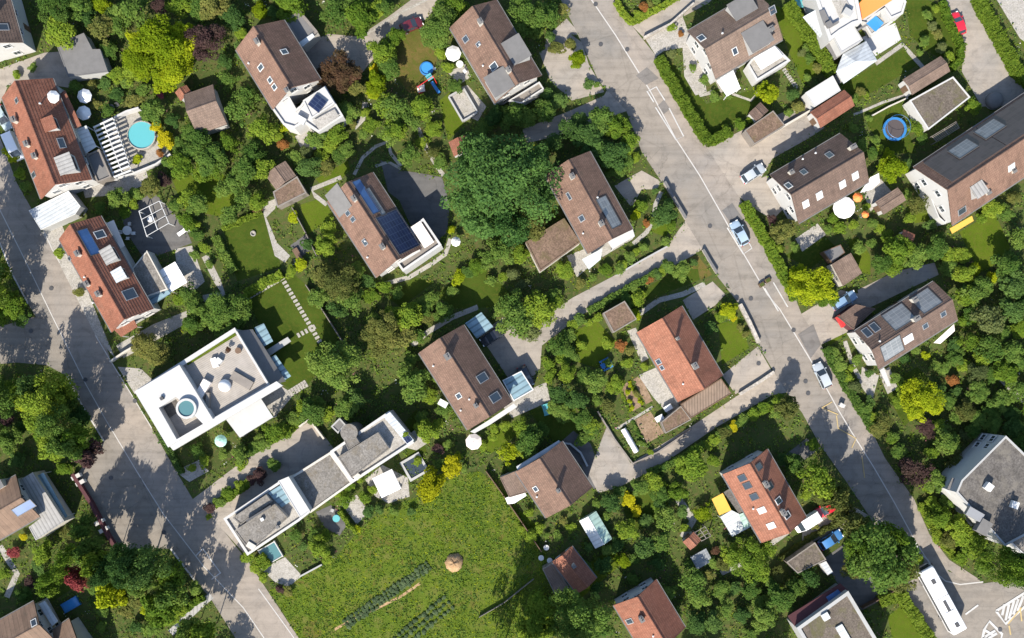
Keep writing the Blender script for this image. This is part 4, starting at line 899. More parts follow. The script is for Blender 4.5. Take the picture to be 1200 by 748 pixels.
# ------------------------------------------------------------------ sheds, huts, garages
P = [(66, 52), (98, 39), (108, 58), (117, 58), (126, 84), (80, 90)]
t = flat('garage', 'grey flat roofed garage below the round bright tree at top left', 'garage', P, 2.8, lmk='the grey flat garage', r=4); block(t, P, 2.8, 'greywall', 'felt', .08, .1, parm='felt')
D.materials['grey_roofing_felt']
Gable('brown hut with orange and white end wall beside the yellow tree', [(214, 112), (233, 157), (269, 145), (246, 100)], he=2.9, pitch=30, roof='t_grey', name='garden_hut', cat='hut', over=.25, wins=False, lmk='the brown hut under the yellow tree')
Gable('tiny orange roofed white shed at the corner of the brown hut', [(206, 110), (218, 99), (224, 108), (212, 119)], he=2.3, pitch=28, roof='t_orange', name='garden_shed', cat='shed', over=.15, wins=False, lmk='the tiny orange-roofed shed')
Gable('brown gabled hut standing next to a gravel roofed hut amid gardens', [(316, 211), (330, 184), (348, 206), (322, 222)], he=2.6, pitch=18, roof='t_grey', name='garden_hut', cat='hut', over=.2, wins=False, lmk='the brown gabled garden hut')
P = [(320, 225), (348, 207), (359, 226), (325, 243)]
t = flat('garden_hut', 'gravel roofed hut with pale rim joined to the brown gabled hut', 'hut', P, 2.6, lmk='the gravel-roofed garden hut'); block(t, P, 2.6, 'greywood', 'gravel_br', .1, .18, parm='greywood')
Gable('small red gabled shed under the edge of the great dark tree', [(526, 170), (548, 156), (553, 174), (533, 184)], he=2.2, pitch=30, roof='t_red', name='garden_shed', cat='shed', over=.15, wins=False, lmk='the small red shed')
P = [(707, 367), (732, 353), (746, 374), (719, 390)]
t = flat('garage', 'mossy flat roofed shed beside the bright orange roofed house', 'shed', P, 2.8, lmk='the mossy flat shed', r=2); block(t, P, 2.8, 'greywood', 'gravel_br', .1, .15, parm='greywood')
P = [(873, 153), (906, 130), (920, 147), (884, 169)]
t = flat('carport', 'brown stained flat roofed carport at the drive entrance', 'carport', P, 2.7, lmk='the brown flat carport', r=3); block(t, P, 2.7, 'greywood', 'gravel_br', .1, .12, parm='greywood')
Gable('small dark brown shed behind the flat carport', [(877, 132), (892, 121), (901, 130), (886, 142)], he=2.3, pitch=15, roof='t_dark', name='garden_shed', cat='shed', over=.1, wins=False)
P = [(944, 109), (976, 89), (985, 106), (955, 125)]
t = flat('garage', 'flat white roofed garage adjoining a reddish brown garage roof', 'garage', P, 3.0, lmk='the flat white garage'); block(t, P, 3.0, 'white', 'membrane', .06, .08)
Gable('reddish brown gabled garage between the flat white garage and a driveway', [(950, 130), (962, 151), (1000, 124), (990, 106)], he=3.0, pitch=28, roof='t_red', name='garage', cat='garage', over=.2, wins=False, lmk='the reddish brown garage')
P = [(975, 310), (997, 297), (1010, 320), (988, 335)]
t = flat('garage', 'square brown roofed garage beside the bright lime tree', 'garage', P, 2.8, lmk='the square brown garage', r=2); block(t, P, 2.8, 'offwhite', 't_grey', .06, .1, parm='t_grey')
P = [(965, 295), (985, 287), (990, 296), (975, 308)]
t = flat('shed', 'dark flat shed tucked behind the square brown garage', 'shed', P, 2.2); block(t, P, 2.2, 'wood', 'felt', .06, .08)
Gable('grey brown shed near the orange and white parasols', [(1028, 236), (1034, 252), (1061, 236), (1052, 219)], he=2.5, pitch=14, roof='t_grey', name='garden_shed', cat='shed', over=.15, wins=False, lmk='the grey-brown shed')
Gable('small pink red gabled shed amid shrubs below the grey brown shed', [(1052, 283), (1060, 270), (1075, 276), (1062, 289)], he=2.2, pitch=26, roof='t_orange', name='garden_shed', cat='shed', over=.15, wins=False, lmk='the small pink-red shed')
P = [(922, 659), (955, 636), (968, 656), (935, 672)]
t = flat('garage', 'low brown flat garage beside the parked blue car', 'garage', P, 2.8, lmk='the low brown garage', r=2); block(t, P, 2.8, 'greywood', 'gravel_b', .1, .15, parm='greywood')
P = [(961, 661), (968, 658), (976, 671), (970, 674)]
t = flat('store', 'small pale box roof at the corner of the low brown garage', 'store', P, 2.2); block(t, P, 2.2, 'white', 'metalroof', .05, .05)
Gable('small orange and white gabled shed with a solar panel lean-to', [(799, 634), (814, 625), (823, 634), (807, 643)], he=2.3, pitch=24, roof='t_orange', name='garden_shed', cat='shed', over=.15, wins=False, lmk='the shed with solar lean-to')
t = thing('solar_table', 'tilted solar panel array joined to the small orange shed', 'solar panel', W(820, 653), .52)
b = MB(); b.box((0, 0, 0), (2.9, 2.6, .1)); o = b.build('panel', M['solar_g'], t); o.location = (0, 0, 1.5); o.rotation_euler.x = .3
for x, y in ((-1.2, -1), (1.2, -1), (-1.2, 1), (1.2, 1)): b = MB(); b.box((x, y, .6), (.08, .08, 1.2)); b.build('post', M['steel'], t)
# greenhouse
t = thing('greenhouse', 'pale green glass greenhouse with ridged roof below the grey brown house', 'greenhouse', W(697, 619), AX); lm('the pale green greenhouse', 697, 619, 2)
for sg in (-1, 1):
    b = MB(); b.add([(-2.6, 0, 2.5), (2.6, 0, 2.5), (2.6, sg*1.6, 1.8), (-2.6, sg*1.6, 1.8), (-2.6, 0, 2.45), (2.6, 0, 2.45), (2.6, sg*1.6, 1.75), (-2.6, sg*1.6, 1.75)], [(0, 1, 2, 3), (4, 5, 6, 7), (2, 3, 7, 6), (0, 3, 7, 4), (1, 2, 6, 5)]); b.build('roof_pane', M['greenglass' if sg > 0 else 'clear'], t)
b = MB(); b.box((0, 0, .9), (5.0, 3.0, 1.78)); b.build('glass_wall', M['greenglass'], t); b = MB(); b.box((0, 0, 2.5), (5.3, .1, .1)); b.build('ridge_bar', M['frame'], t)
# cold frame tunnel in the vegetable garden
t = thing('cold_frame', 'long white covered cold frame beside the vegetable beds', 'cold frame', W(738, 516), AX); lm('the white cold frame', 736, 512, 1.5)
b = MB(); n = 8; 
for k in range(n): 
    a0, a1 = math.pi*k/n, math.pi*(k+1)/n; b.add([(-2.2, .48*math.cos(a0), .8*math.sin(a0)), (2.2, .48*math.cos(a0), .8*math.sin(a0)), (2.2, .48*math.cos(a1), .8*math.sin(a1)), (-2.2, .48*math.cos(a1), .8*math.sin(a1))], [(0, 1, 2, 3)])
b.build('cover', M['cloth'], t)
for x in (-2.1, -.7, .7, 2.1): b = MB(); b.tube((x, -.5, 0), (x, -.42, .45), .03); b.build('hoop', M['steel'], t)

# ------------------------------------------------------------------ pools, trampolines, parasols, pergolas
def round_pool(label, px, py, r, hgt, m, rim='white', lmk=None, name='round_pool', cat='pool', cover=False):
    t = thing(name, label, cat, W(px, py)); b = MB(); b.lathe([(r+.12, 0), (r+.12, hgt), (r-.05, hgt+.03), (r-.05, hgt-.25)], 32); b.build('pool_wall', M[rim], t)
    b = MB(); b.lathe([(r-.05, hgt-.15), (.01, hgt-.15)], 32); b.build('water', M[m], t)
    b = MB(); b.box((r+.15, 0, hgt/2+.3), (.06, .5, hgt+.6)); b.box((r+.35, 0, hgt*.5), (.4, .5, .06)); b.build('ladder', M['steel'], t)
    if cover:
        for k in range(-3, 4):
            y = k*r/3.7; b = MB(); b.box((0, y, hgt-.1), (2*math.sqrt(max(.05, r*r-y*y))-.3, r/3.7*.35, .05)); b.build('cover_slat', M['teal'], t)
    if lmk: lm(lmk, px, py, r)
round_pool('round turquoise pool beside the white slatted pergola', 168, 160, 2.25, .9, 'water', 'path', 'the round turquoise pool')
round_pool('small round turquoise pool at the top edge near the lime hedge', 937, 1, 1.2, .5, 'water', 'teal', 'the small pool at the top edge')
round_pool('small round blue paddling pool on the dry lawn', 500, 81, 1.0, .35, 'waterb', 'bluepl', 'the round blue paddling pool')
def trampoline(label, px, py, r, lmk):
    t = thing('trampoline', label, 'trampoline', W(px, py)); b = MB(); b.lathe([(r, .86), (r, .95), (r*.80, .95), (r*.80, .86)], 32); b.build('safety_pad', M['bluepl'], t)
    b = MB(); b.lathe([(r*.81, .88), (.01, .84)], 32); b.build('jumping_mat', M['mat_t'], t)
    for k in range(6):
        a = k*math.pi/3; b = MB(); b.tube((r*.97*math.cos(a), r*.97*math.sin(a), 0), (r*.97*math.cos(a), r*.97*math.sin(a), 2.6), .035); b.build('pole', M['steel'], t)
    b = MB(); b.lathe([(r*.97, 2.57), (r*.97+.04, 2.6), (r*.97, 2.63)], 32); b.build('net_hoop', M['bluepl'], t); lm(lmk, px, py, r)
trampoline('round trampoline with blue rim pad on a lawn below the gravel garage', 1046, 153, 1.95, 'the blue-rimmed trampoline')
def basin(label, px, py, lx, ly, rz, m, rim, lmk=None, hgt=.5, name='plunge_pool'):
    t = thing(name, label, 'pool', W(px, py), rz); b = MB()
    for x, y, a, c in ((0, ly/2, lx+.3, .15), (0, -ly/2, lx+.3, .15), (lx/2, 0, .15, ly-.15), (-lx/2, 0, .15, ly-.15)): b.box((x, y, hgt/2), (a, c, hgt))
    b.build('rim', M[rim], t); b = MB(); b.box((0, 0, hgt/2-.05), (lx-.1, ly-.1, hgt-.1)); b.build('water', M[m], t)
    if lmk: lm(lmk, px, py, min(lx, ly)/2)
basin('rectangular blue paddling basin beside the crimson tree', 84, 708, 2.7, 1.5, .52, 'waterb', 'bluepl', 'the rectangular blue basin')
basin('dim green plunge pool with white rim below the grey stepped building', 318, 648, 2.7, 3.0, AX, 'waterd', 'white', 'the dim green plunge pool', .6)
basin('turquoise garden tub on the dark lawn near the conservatory house', 640, 480, .9, 1.7, .3, 'water', 'teal', 'the turquoise garden tub', .5, 'garden_tub')
def parasol(label, px, py, r, m='cloth', hgt=2.5, n=8, lmk=None, name='parasol'):
    p = W(px, py, hgt); t = thing(name, label, 'parasol', (p.x, p.y, 0), random.random())
    b = MB(); prof = [(r, hgt-.28), (r*.5, hgt+.08), (.03, hgt+.28)]
    b.lathe(prof, n); b.lathe([(r, hgt-.42), (r, hgt-.28)], n); b.build('canopy', M[m], t)
    b = MB(); b.tube((0, 0, 0), (0, 0, hgt+.36), .035); b.build('pole', M['steel'], t); b = MB(); b.lathe([(.32, 0), (.32, .08), (.05, .12)], 16); b.build('base', M['felt'], t)
    for k in range(n): a = 2*math.pi*k/n; b = MB(); b.tube((r*.98*math.cos(a), r*.98*math.sin(a), hgt-.27), (.05*math.cos(a), .05*math.sin(a), hgt+.24), .018, n=4); b.build('rib', M['steel'], t)
    if lmk: lm(lmk, px, py, r)
parasol('white parasol on the roof terrace of the long red house', 61, 113, 1.05, hgt=6.6)
parasol('upper white parasol of the pair beside the long red house', 98, 112, 1.2, lmk='the upper white garden parasol')
parasol('lower white parasol of the pair beside the long red house', 97, 132, 1.2, lmk='the lower white garden parasol')
parasol('white octagonal parasol against the brown house near the main road', 531, 62, 1.3, lmk='the white octagonal parasol')
parasol('cream round parasol at the gable of the conservatory house', 555, 518, 1.35, 'cloth_pk', lmk='the cream round parasol')
parasol('pale green parasol on the dark terrace of the white modern house', 258, 517, 1.0, 'cloth_g', n=12, lmk='the pale green parasol')
parasol('large white round parasol beside the dark brown four skylight house', 990, 243, 1.8, n=12, lmk='the large white round parasol')
parasol('small orange parasol beside the large white round one', 1006, 231, .8, 'orangepl', 2.3, lmk='the small orange parasol')
parasol('white parasol on the terrace under the great dark tree', 534, 283, .8, lmk='the white parasol under the great tree')
parasol('small red and white parasol on the terrace of the dark brown house', 1015, 251, .6, 'orangepl', 2.2)
# square gazebo
t = thing('gazebo', 'white square canopy gazebo beside the grey stepped building', 'gazebo', W(453, 567, 2.6).to_2d().to_3d(), .45); lm('the white square gazebo', 453, 567, 2)
b = MB(); r = 1.75; b.add([(-r, -r, 2.3), (r, -r, 2.3), (r, r, 2.3), (-r, r, 2.3), (0, 0, 2.8)], [(0, 1, 4), (1, 2, 4), (2, 3, 4), (3, 0, 4)]); b.add([(-r, -r, 2.1), (r, -r, 2.1), (r, r, 2.1), (-r, r, 2.1), (-r, -r, 2.3), (r, -r, 2.3), (r, r, 2.3), (-r, r, 2.3)], [(0, 1, 5, 4), (1, 2, 6, 5), (2, 3, 7, 6), (3, 0, 4, 7)]); b.build('canopy', M['cloth'], t)
for x in (-1.6, 1.6):
    for y in (-1.6, 1.6): b = MB(); b.tube((x, y, 0), (x, y, 2.3), .04); b.build('post', M['steel'], t)
# hot tub pit beside it
t = thing('garden_pond', 'square dark sunken pond with pale rim beside the white gazebo', 'pond', W(486, 547), AX); b = MB()
for x, y, a, c in ((0, 1.6, 3.6, .4), (0, -1.6, 3.6, .4), (1.6, 0, .4, 2.8), (-1.6, 0, .4, 2.8)): b.box((x, y, .2), (a, c, .4))
b.build('rim', M['greywall'], t); b = MB(); b.box((0, 0, .1), (2.8, 2.8, .15)); b.build('water', M['glass'], t)
# slatted pergola
def pergola(label, cor, h, n, m, lmk, slat=.18, cross=1):
    t = flat('pergola', label, 'pergola', cor, h, lmk=lmk, r=2); A, B, C, Dd = [loc2(t, W(x, y, h)) for x, y in cor]
    for p, q in ((A, Dd), (B, C)): b = MB(); b.tube(p, q, .07, n=4); b.build('beam', M[m], t)
    for k in range(cross): u = (k+1)/(cross+1); b = MB(); p, q = A.lerp(B, u), Dd.lerp(C, u); b.tube(p+Vector((0, 0, .1)), q+Vector((0, 0, .1)), .08, n=4); b.build('beam', M[m], t)
    for k in range(n):
        u = k/(n-1); b = MB(); p, q = A.lerp(Dd, u), B.lerp(C, u); b.tube(p+Vector((0, 0, .15)), q+Vector((0, 0, .15)), slat, n=4); b.build('slat', M[m], t)
    for p in (A, B, C, Dd): b = MB(); b.box((p.x, p.y, h/2), (.14, .14, h)); b.build('post', M[m], t)
pergola('white slatted pergola beside the round turquoise pool', [(110, 150), (133, 139), (154, 200), (134, 208)], 2.0, 13, 'frame', 'the white slatted pergola', .17)
pergola('open white beam pergola on a dark terrace above the red solar house', [(163, 248), (187, 236), (198, 262), (172, 277)], 2.6, 4, 'frame', 'the open white beam pergola', .05)
pergola('small timber trellis frame beside the mossy gravel garage', [(1092, 160), (1120, 143), (1124, 150), (1098, 166)], 2.2, 6, 'greywood', None, .06)
pergola('weathered timber frame beside the small shed with solar lean-to', [(814, 624), (826, 617), (833, 628), (822, 634)], 2.2, 4, 'greywood', None, .06)
t = thing('awning_table', 'white panelled canopy beside the flat annex of the red solar house', 'canopy', W(202, 325, 2.4).to_2d().to_3d(), AX); lm('the white panelled canopy', 202, 325, 2)
b = MB(); b.box((0, 0, 2.4), (3.9, 3.3, .1)); b.build('canopy', M['cloth'], t)
for k in (-.65, .65): b = MB(); b.box((k, 0, 2.47), (.08, 3.3, .05)); b.build('seam_bar', M['zinc'], t)
for x in (-1.8, 1.8):
    for y in (-1.5, 1.5): b = MB(); b.box((x, y, 1.2), (.08, .08, 2.4)); b.build('post', M['frame'], t)

# ------------------------------------------------------------------ garden furniture
def table(px, py, label, r=.6, m='frame', z=0.03, group=None):
    t = thing('garden_table', label, 'table', W(px, py)+Vector((0, 0, z)), 0, group); b = MB(); b.lathe([(.02, .70), (r, .70), (r, .74), (.01, .745)], 20); b.build('tabletop', M[m], t)
    b = MB(); b.tube((0, 0, 0), (0, 0, .7), .05); b.lathe([(.3, 0), (.3, .04), (.04, .06)], 12); b.build('pedestal', M['steel'], t)
def chair(px, py, label, rz, m='frame', z=0.03, group=None):
    t = thing('garden_chair', label, 'chair', W(px, py)+Vector((0, 0, z)), rz, group); b = MB(); b.box((0, 0, .45), (.52, .52, .06)); b.build('seat', M[m], t); b = MB(); b.box((0, .25, .72), (.52, .05, .5)); b.build('backrest', M[m], t)
    for x in (-.22, .22):
        for y in (-.22, .22): b = MB(); b.box((x, y, .21), (.04, .04, .42)); b.build('leg', M['steel'], t)
def lounger(px, py, label, rz, m='cloth', z=.03):
    t = thing('sun_lounger', label, 'lounger', W(px, py)+Vector((0, 0, z)), rz); b = MB(); b.box((-.3, 0, .35), (1.3, .65, .08)); b.build('seat', M[m], t); b = MB(); b.box((.62, 0, .5), (.7, .65, .08)); o = b.build('backrest', M[m], t)
    for x in (-.8, .5):
        for y in (-.28, .28): b = MB(); b.box((x, y, .17), (.05, .05, .34)); b.build('leg', M['frame'], t)
table(151, 271, 'white round table on the terrace between beam pergola and red solar house', .75)
for i, (dx, dy) in enumerate(((-8, 2), (7, 3), (0, 9), (2, -8))): chair(151+dx, 271+dy, 'white chair around the round table on the dark terrace', i*1.57, 'frame', .03, 'chairs around the terrace table')
table(178, 258, 'small white table under the open beam pergola', .5)
chair(139, 124, 'dark chair beside the slatted pergola and lower parasols', .4, 'dframe'); table(132, 128, 'dark round table beside the slatted pergola', .6, 'dframe')
lounger(215, 272, 'white lounger at the corner of the open beam pergola', .6); table(222, 270, 'white side table beside the lounger near the beam pergola', .4)
lounger(155, 76, 'pale lounger under the bright yellow tree', 1.1)
table(539, 77, 'white table by the octagonal parasol against the brown house', .6); chair(545, 85, 'white chair below the octagonal parasol', .7); 
for x, y, l in ((634, 653, 'leftmost white round garden table above the small shaded house'), (640, 641, 'uppermost white round garden table above the small shaded house'), (644, 656, 'white round garden table nearest the small shaded red roof')): table(x, y, l, .45)
table(395, 607, 'pale blue round table on the terrace below the grey stepped building', .6, 'teal'); chair(390, 598, 'grey chair beside the pale blue terrace table', 1.2, 'greywall')
chair(452, 583, 'dark armchair below the white gazebo', .4, 'dframe'); chair(468, 572, 'dark armchair at the right side of the gazebo', 1.8, 'dframe')
t = thing('picnic_table', 'blue picnic table with benches on the shaded lawn', 'picnic table', W(710, 427), .5); lm('the blue picnic table', 710, 427, 1)
b = MB(); b.box((0, 0, .74), (1.9, .85, .06)); b.build('tabletop', M['bluepl'], t)
for y in (-.75, .75): b = MB(); b.box((0, y, .45), (1.7, .3, .05)); b.build('bench', M['bluepl'], t)
for x in (-.6, .6): b = MB(); b.box((x, 0, .36), (.08, 1.5, .08)); b.box((x, 0, .55), (.08, .5, .36)); b.build('leg', M['steel'], t)
t = thing('swing_set', 'colourful playground frame with slide beside the blue paddling pool', 'playground frame', W(500, 100), .6); lm('the playground frame', 500, 100, 1.5)
b = MB(); b.tube((-1.5, 0, 2.1), (1.5, 0, 2.1), .06); b.build('top_bar', M['redpl'], t)
for x in (-1.5, 1.5):
    for y in (-.9, .9): b = MB(); b.tube((x, y, 0), (x, 0, 2.1), .05); b.build('leg', M['redpl'], t)
b = MB(); b.box((-.6, 0, .5), (.5, .25, .05)); b.tube((-.8, 0, .5), (-.8, 0, 2.1), .015); b.tube((-.4, 0, .5), (-.4, 0, 2.1), .015); b.build('swing_seat', M['frame'], t)
b = MB(); b.box((.9, -1.3, .7), (.5, 2.2, .06)); o = b.build('slide', M['bluepl'], t); b = MB(); b.box((1.0, .5, 1.2), (1.0, 1.0, .08)); b.build('platform', M['teal'], t)
t = thing('toy_house', 'small pink and blue toy house beside the playground frame', 'toy house', W(494, 106), .2); b = MB(); b.box((0, 0, .5), (1.0, .9, 1.0)); b.build('wall', M['redpl'], t); b = MB(); b.add([(-.6, -.55, .95), (.6, -.55, .95), (.6, 0, 1.4), (-.6, 0, 1.4), (.6, .55, .95), (-.6, .55, .95)], [(0, 1, 2, 3), (3, 2, 4, 5)]); b.build('roof', M['cloth_pk'], t)
for x, y, l in ((772, 490, 'white storage box beside the flat annex of the orange house'), (782, 478, 'white storage box on the terrace of the orange house')):
    t = thing('storage_box', l, 'box', W(x, y), .52); b = MB(); b.box((0, 0, .4), (1.3, .8, .8)); b.build('body', M['frame'], t); b = MB(); b.box((0, 0, .84), (1.36, .86, .08)); b.build('lid', M['cloth'], t)
t = thing('fire_pit', 'round stone seat ring on the shaded court', 'fire pit', W(297, 274)); b = MB(); b.lathe([(.45, 0), (.45, .3), (.3, .3), (.3, .05), (.01, .05)], 16); b.build('ring', M['path'], t); lm('the stone ring on the square lawn', 297, 274, .4); t['label'] = 'small pale round stone ring on the square lawn'
b = MB(); 
t = thing('compost_heap', 'round heap of dry brown cuttings in the middle of the meadow', 'compost heap', W(532, 659)); b = MB(); b.lathe([(1.5, 0), (1.4, .35), (1.0, .75), (.5, .95), (.01, 1.0)], 18)
b.v = [(x*(1+.15*random.uniform(-1, 1)), y*(1+.15*random.uniform(-1, 1)), z*(1+.2*random.uniform(-1, 1))) for x, y, z in b.v]; b.build('heap', M['compost'], t, True); lm('the dry compost heap', 532, 659, 1.5)
for x, y, l in ((92, 558, 'white bench end nearest the purple tree by the parking court'), (97, 565, 'lower white bench end by the purple tree at the parking court'), (119, 611, 'upper white block on the maroon wall by the parking court'), (124, 620, 'lower white block on the maroon wall by the parking court')):
    t = thing('wall_block', l, 'block', W(x, y), .52); b = MB(); b.box((0, 0, .5), (1.4, .55, 1.0), taper=.92); b.build('body', M['frame'], t); b = MB(); b.box((0, 0, 1.03), (1.5, .65, .06)); b.build('cap', M['kerb'], t)

t = thing('utility_box', 'small white utility box at the kerb beside the yellow zigzag', 'utility box', W(985, 475), -.5); b = MB(); b.box((0, 0, .45), (.8, .5, .9)); b.build('body', M['frame'], t); b = MB(); b.box((0, 0, .93), (.88, .58, .06)); b.build('lid', M['white'], t)
for x, y, l in ((892, 334, 'wooden planter box at the end of the lower parking bay, nearer the lane mouth'), (899, 329, 'wooden planter box at the end of the lower parking bay, nearer the hedge')):
    t = thing('planter_box', l, 'planter', W(x, y), .52); b = MB(); b.box((0, 0, .3), (.9, .7, .6)); b.build('body', M['wood'], t); b = MB(); b.box((0, 0, .6), (.75, .55, .06)); b.build('earth', M['soil'], t)
# stepping stones on the long lawn
sm = MB(); sm.box((0, 0, .03), (.75, .42, .06)); SM = sm.mesh('stepping_stone', M['path'])
stones = [((331+2.55*k, 327+4.3*k), AX+1.57) for k in range(18)]+[((350+4.5*k, 393-2.4*k), AX) for k in range(5)]
for (x, y), rz in stones:
    o = ob('stepping_stone', SM); o.location = W(x, y, 0.01); o.rotation_euler.z = rz; tag(o, 'pale stepping stone in the diagonal row across the long lawn', 'stepping stone', 'stepping stones across the long lawn')
for k in range(13):
    o = ob('stepping_stone', SM); o.location = W(287+3.4*k, 351-1.95*k, 0.01); o.rotation_euler.z = AX; tag(o, 'grey stepping stone in the row along the top of the long lawn', 'stepping stone', 'stepping stones along the lawn edge')
for k in range(10):
    o = ob('stepping_stone', SM); o.location = W(332+2.9*k, 466-1.8*k, 0.01); o.rotation_euler.z = AX; o.scale = (1.6, 1, 1); tag(o, 'pale slab step in the row beside the white modern house', 'stepping stone', 'slab steps beside the white house')
for k in range(9):
    o = ob('stepping_stone', SM); o.location = W(919+1.8*k, 82+2.6*k, 0.01); o.rotation_euler.z = .6; o.scale = (.9, .8, 1); tag(o, 'pale stepping stone on the narrow lawn beside the lime hedge', 'stepping stone', 'stepping stones beside the lime hedge')

# ------------------------------------------------------------------ vehicles
_w = MB(); _w.tube((0, -.1, 0), (0, .1, 0), .32, n=18); WHEEL = _w.mesh('wheel', M['black']); _r = MB(); _r.tube((0, -.115, 0), (0, .115, 0), .19, n=12); RIM = _r.mesh('rim', M['steel'])
M['lamp'] = mat('headlamp_glass', (.75, .75, .72), .15); M['tail'] = mat('tail_lamp', (.45, .02, .02), .2)
def loft(b, secs, m=0):
    n = len(secs[0]); vs = [p for s_ in secs for p in s_]; fs = []
    for j in range(len(secs)-1):
        for k in range(n): fs.append((j*n+k, j*n+(k+1) % n, (j+1)*n+(k+1) % n, (j+1)*n+k))
    fs += [tuple(range(n))[::-1], tuple((len(secs)-1)*n+k for k in range(n))]; b.add(vs, fs, m)
def sec(x, hw, z0, z1, n=16, e=.35):
    out = []
    for k in range(n):
        t = 2*math.pi*k/n; c, s_ = math.cos(t), math.sin(t); out.append((x, hw*math.copysign(abs(c)**e, c), (z0+z1)/2+(z1-z0)/2*math.copysign(abs(s_)**e, s_)))
    return out
def car(px, py, dirpx, label, paint, L=4.25, Wd=1.78, kind='hatch', name='parked_car', z=.04, cat='car'):
    d = Vector((dirpx[0], -dirpx[1])); rz = math.atan2(d.y, d.x); p = W(px, py, 1.0); t = thing(name, label, cat, (p.x, p.y, z), rz); w = Wd/2
    prof = [(0, .80, .42, .74), (.015, .90, .30, .86), (.06, .96, .24, .93), (.2, 1, .2, .97), (.5, 1, .2, .97), (.68, 1, .2, .95), (.74, .99, .2, .90), (.88, .96, .2, .82), (.96, .88, .24, .74), (.99, .78, .3, .66), (1, .68, .36, .58)]
    if kind == 'van': prof = [(0, .94, .35, 1.0), (.02, .98, .28, 1.08), (.3, 1, .22, 1.1), (.75, 1, .22, 1.1), (.86, .98, .22, 1.02), (.95, .92, .24, .88), (.99, .84, .3, .74), (1, .74, .38, .62)]
    b = MB(); loft(b, [sec((s_-.5)*L, w*k, z0, z1) for s_, k, z0, z1 in prof]); b.build('body', paint, t, True)
    cb = {'hatch': [(.03, .80, .86), (.13, .76, 1.38), (.2, .74, 1.46), (.42, .76, 1.50), (.52, .75, 1.44), (.73, .84, .9)], 'sedan': [(.12, .80, .9), (.27, .74, 1.36), (.33, .74, 1.43), (.46, .75, 1.45), (.54, .74, 1.40), (.74, .84, .9)],
          'estate': [(.01, .82, .9), (.08, .78, 1.40), (.14, .76, 1.47), (.42, .76, 1.5), (.52, .75, 1.44), (.72, .84, .9)], 'van': [(.0, .93, 1.0), (.015, .90, 1.9), (.06, .89, 2.0), (.6, .89, 2.0), (.72, .86, 1.86), (.88, .86, 1.0)]}[kind]
    g_ = MB(); n = len(cb); vs = []
    for s_, k, z1 in cb:
        x = (s_-.5)*L; vs += [(x, -w*.955 if 0 < cb.index((s_, k, z1)) < n-1 else -w*k, .86), (x, -w*k, z1), (x, w*k, z1), (x, w*.955 if 0 < cb.index((s_, k, z1)) < n-1 else w*k, .86)]
    fs = [(j*4+k, j*4+k+1, (j+1)*4+k+1, (j+1)*4+k) for j in range(n-1) for k in range(3)]+[(3, 2, 1, 0), (4*n-4, 4*n-3, 4*n-2, 4*n-1)]
    g_.add(vs, fs); g_.build("window_band", M['glass'] if kind != 'van' else paint, t)
    r = MB(); i0, i1 = 1, n-2; vs = []
    for s_, k, z1 in cb[i0:i1+1]: vs += [((s_-.5)*L, -w*k*1.01, z1+.012), ((s_-.5)*L, w*k*1.01, z1+.012)]
    m_ = i1-i0+1; r.add(vs, [(2*j, 2*j+2, 2*j+3, 2*j+1) for j in range(m_-1)]); vs2 = [(x, y, z_-.05) for x, y, z_ in vs]; r.add(vs2+vs, [(2*j, 2*j+2, 2*m_+2*j+2, 2*m_+2*j) for j in range(m_-1)]+[(2*j+3, 2*j+1, 2*m_+2*j+1, 2*m_+2*j+3) for j in range(m_-1)]); r.build('roof', paint, t, True)
    # window posts
    for sg in (-1, 1):
        for a_, c_ in ((0, 1), (n-1, n-2)):
            q = MB(); s0, k0, z0 = cb[a_]; s1, k1, z1 = cb[c_]; q.tube(((s0-.5)*L, sg*w*k0, z0+.02), ((s1-.5)*L, sg*w*k1*1.0, z1+.0), .05, n=6); q.build('pillar', paint, t)
        q = MB(); q.tube(((.36-.5)*L, sg*w*.955, .9), ((.38-.5)*L, sg*w*.77, 1.46 if kind != 'van' else 1.9), .045, n=5); q.build('pillar', paint, t)
        q = MB(); q.box(((.70-.5)*L, sg*(w+.09), .98), (.16, .2, .13)); q.build('wing_mirror', paint, t)
        q = MB(); q.box((.478*L, sg*w*.62, .68), (.12, .34, .12)); q.build('headlight', M['lamp'], t)
        q = MB(); q.box((-.492*L, sg*w*.72, .82), (.08, .26, .16)); q.build('tail_light', M['tail'], t)
        for fx in (-.31, .31):
            o = ob('wheel', WHEEL, t, (fx*L, sg*(w-.1), .32)); ob('rim', RIM, o)
    if kind == 'van':
        q = MB(); s0, k0, z0 = cb[-1]; s1, k1, z1 = cb[-2]; q.add([((s0-.5)*L+.02, -w*.8, z0+.06), ((s0-.5)*L+.02, w*.8, z0+.06), ((s1-.5)*L+.02, w*.78, z1+.0), ((s1-.5)*L+.02, -w*.78, z1+.0)], [(0, 1, 2, 3)]); q.build('windscreen', M['glass'], t)
    return t
CP = {k: car_paint('paint_'+k, c) for k, c in dict(silver=(.34, .37, .39), bluesilver=(.26, .34, .42), blue=(.05, .16, .36), palblue=(.16, .25, .36), red=(.50, .015, .03), white=(.78, .78, .78), black=(.02, .022, .028), green=(.30, .36, .36), dred=(.09, .012, .018)).items()}
car(867, 273, (-9, -17), 'pale blue silver car in the kerbside bay below the parking drive', CP["bluesilver"], 4.3); lm('the pale blue kerbside car', 867, 273, 2)
car(964, 440, (-8, -17), 'white silver car parked at the kerb above the yellow zigzag', CP['silver'], 4.4, kind='estate'); lm('the silver car by the yellow zigzag', 964, 440, 2)
car(883, 203, (14, -9), 'silver grey car on the forecourt of the dark brown house', CP['silver'], 4.3); lm('the silver forecourt car', 883, 203, 2)
car(990, 352, (14, -8), 'blue car beside the reddish carport of the double house', CP['palblue'], 4.4, kind='estate'); lm('the blue car by the double house', 990, 352, 2)
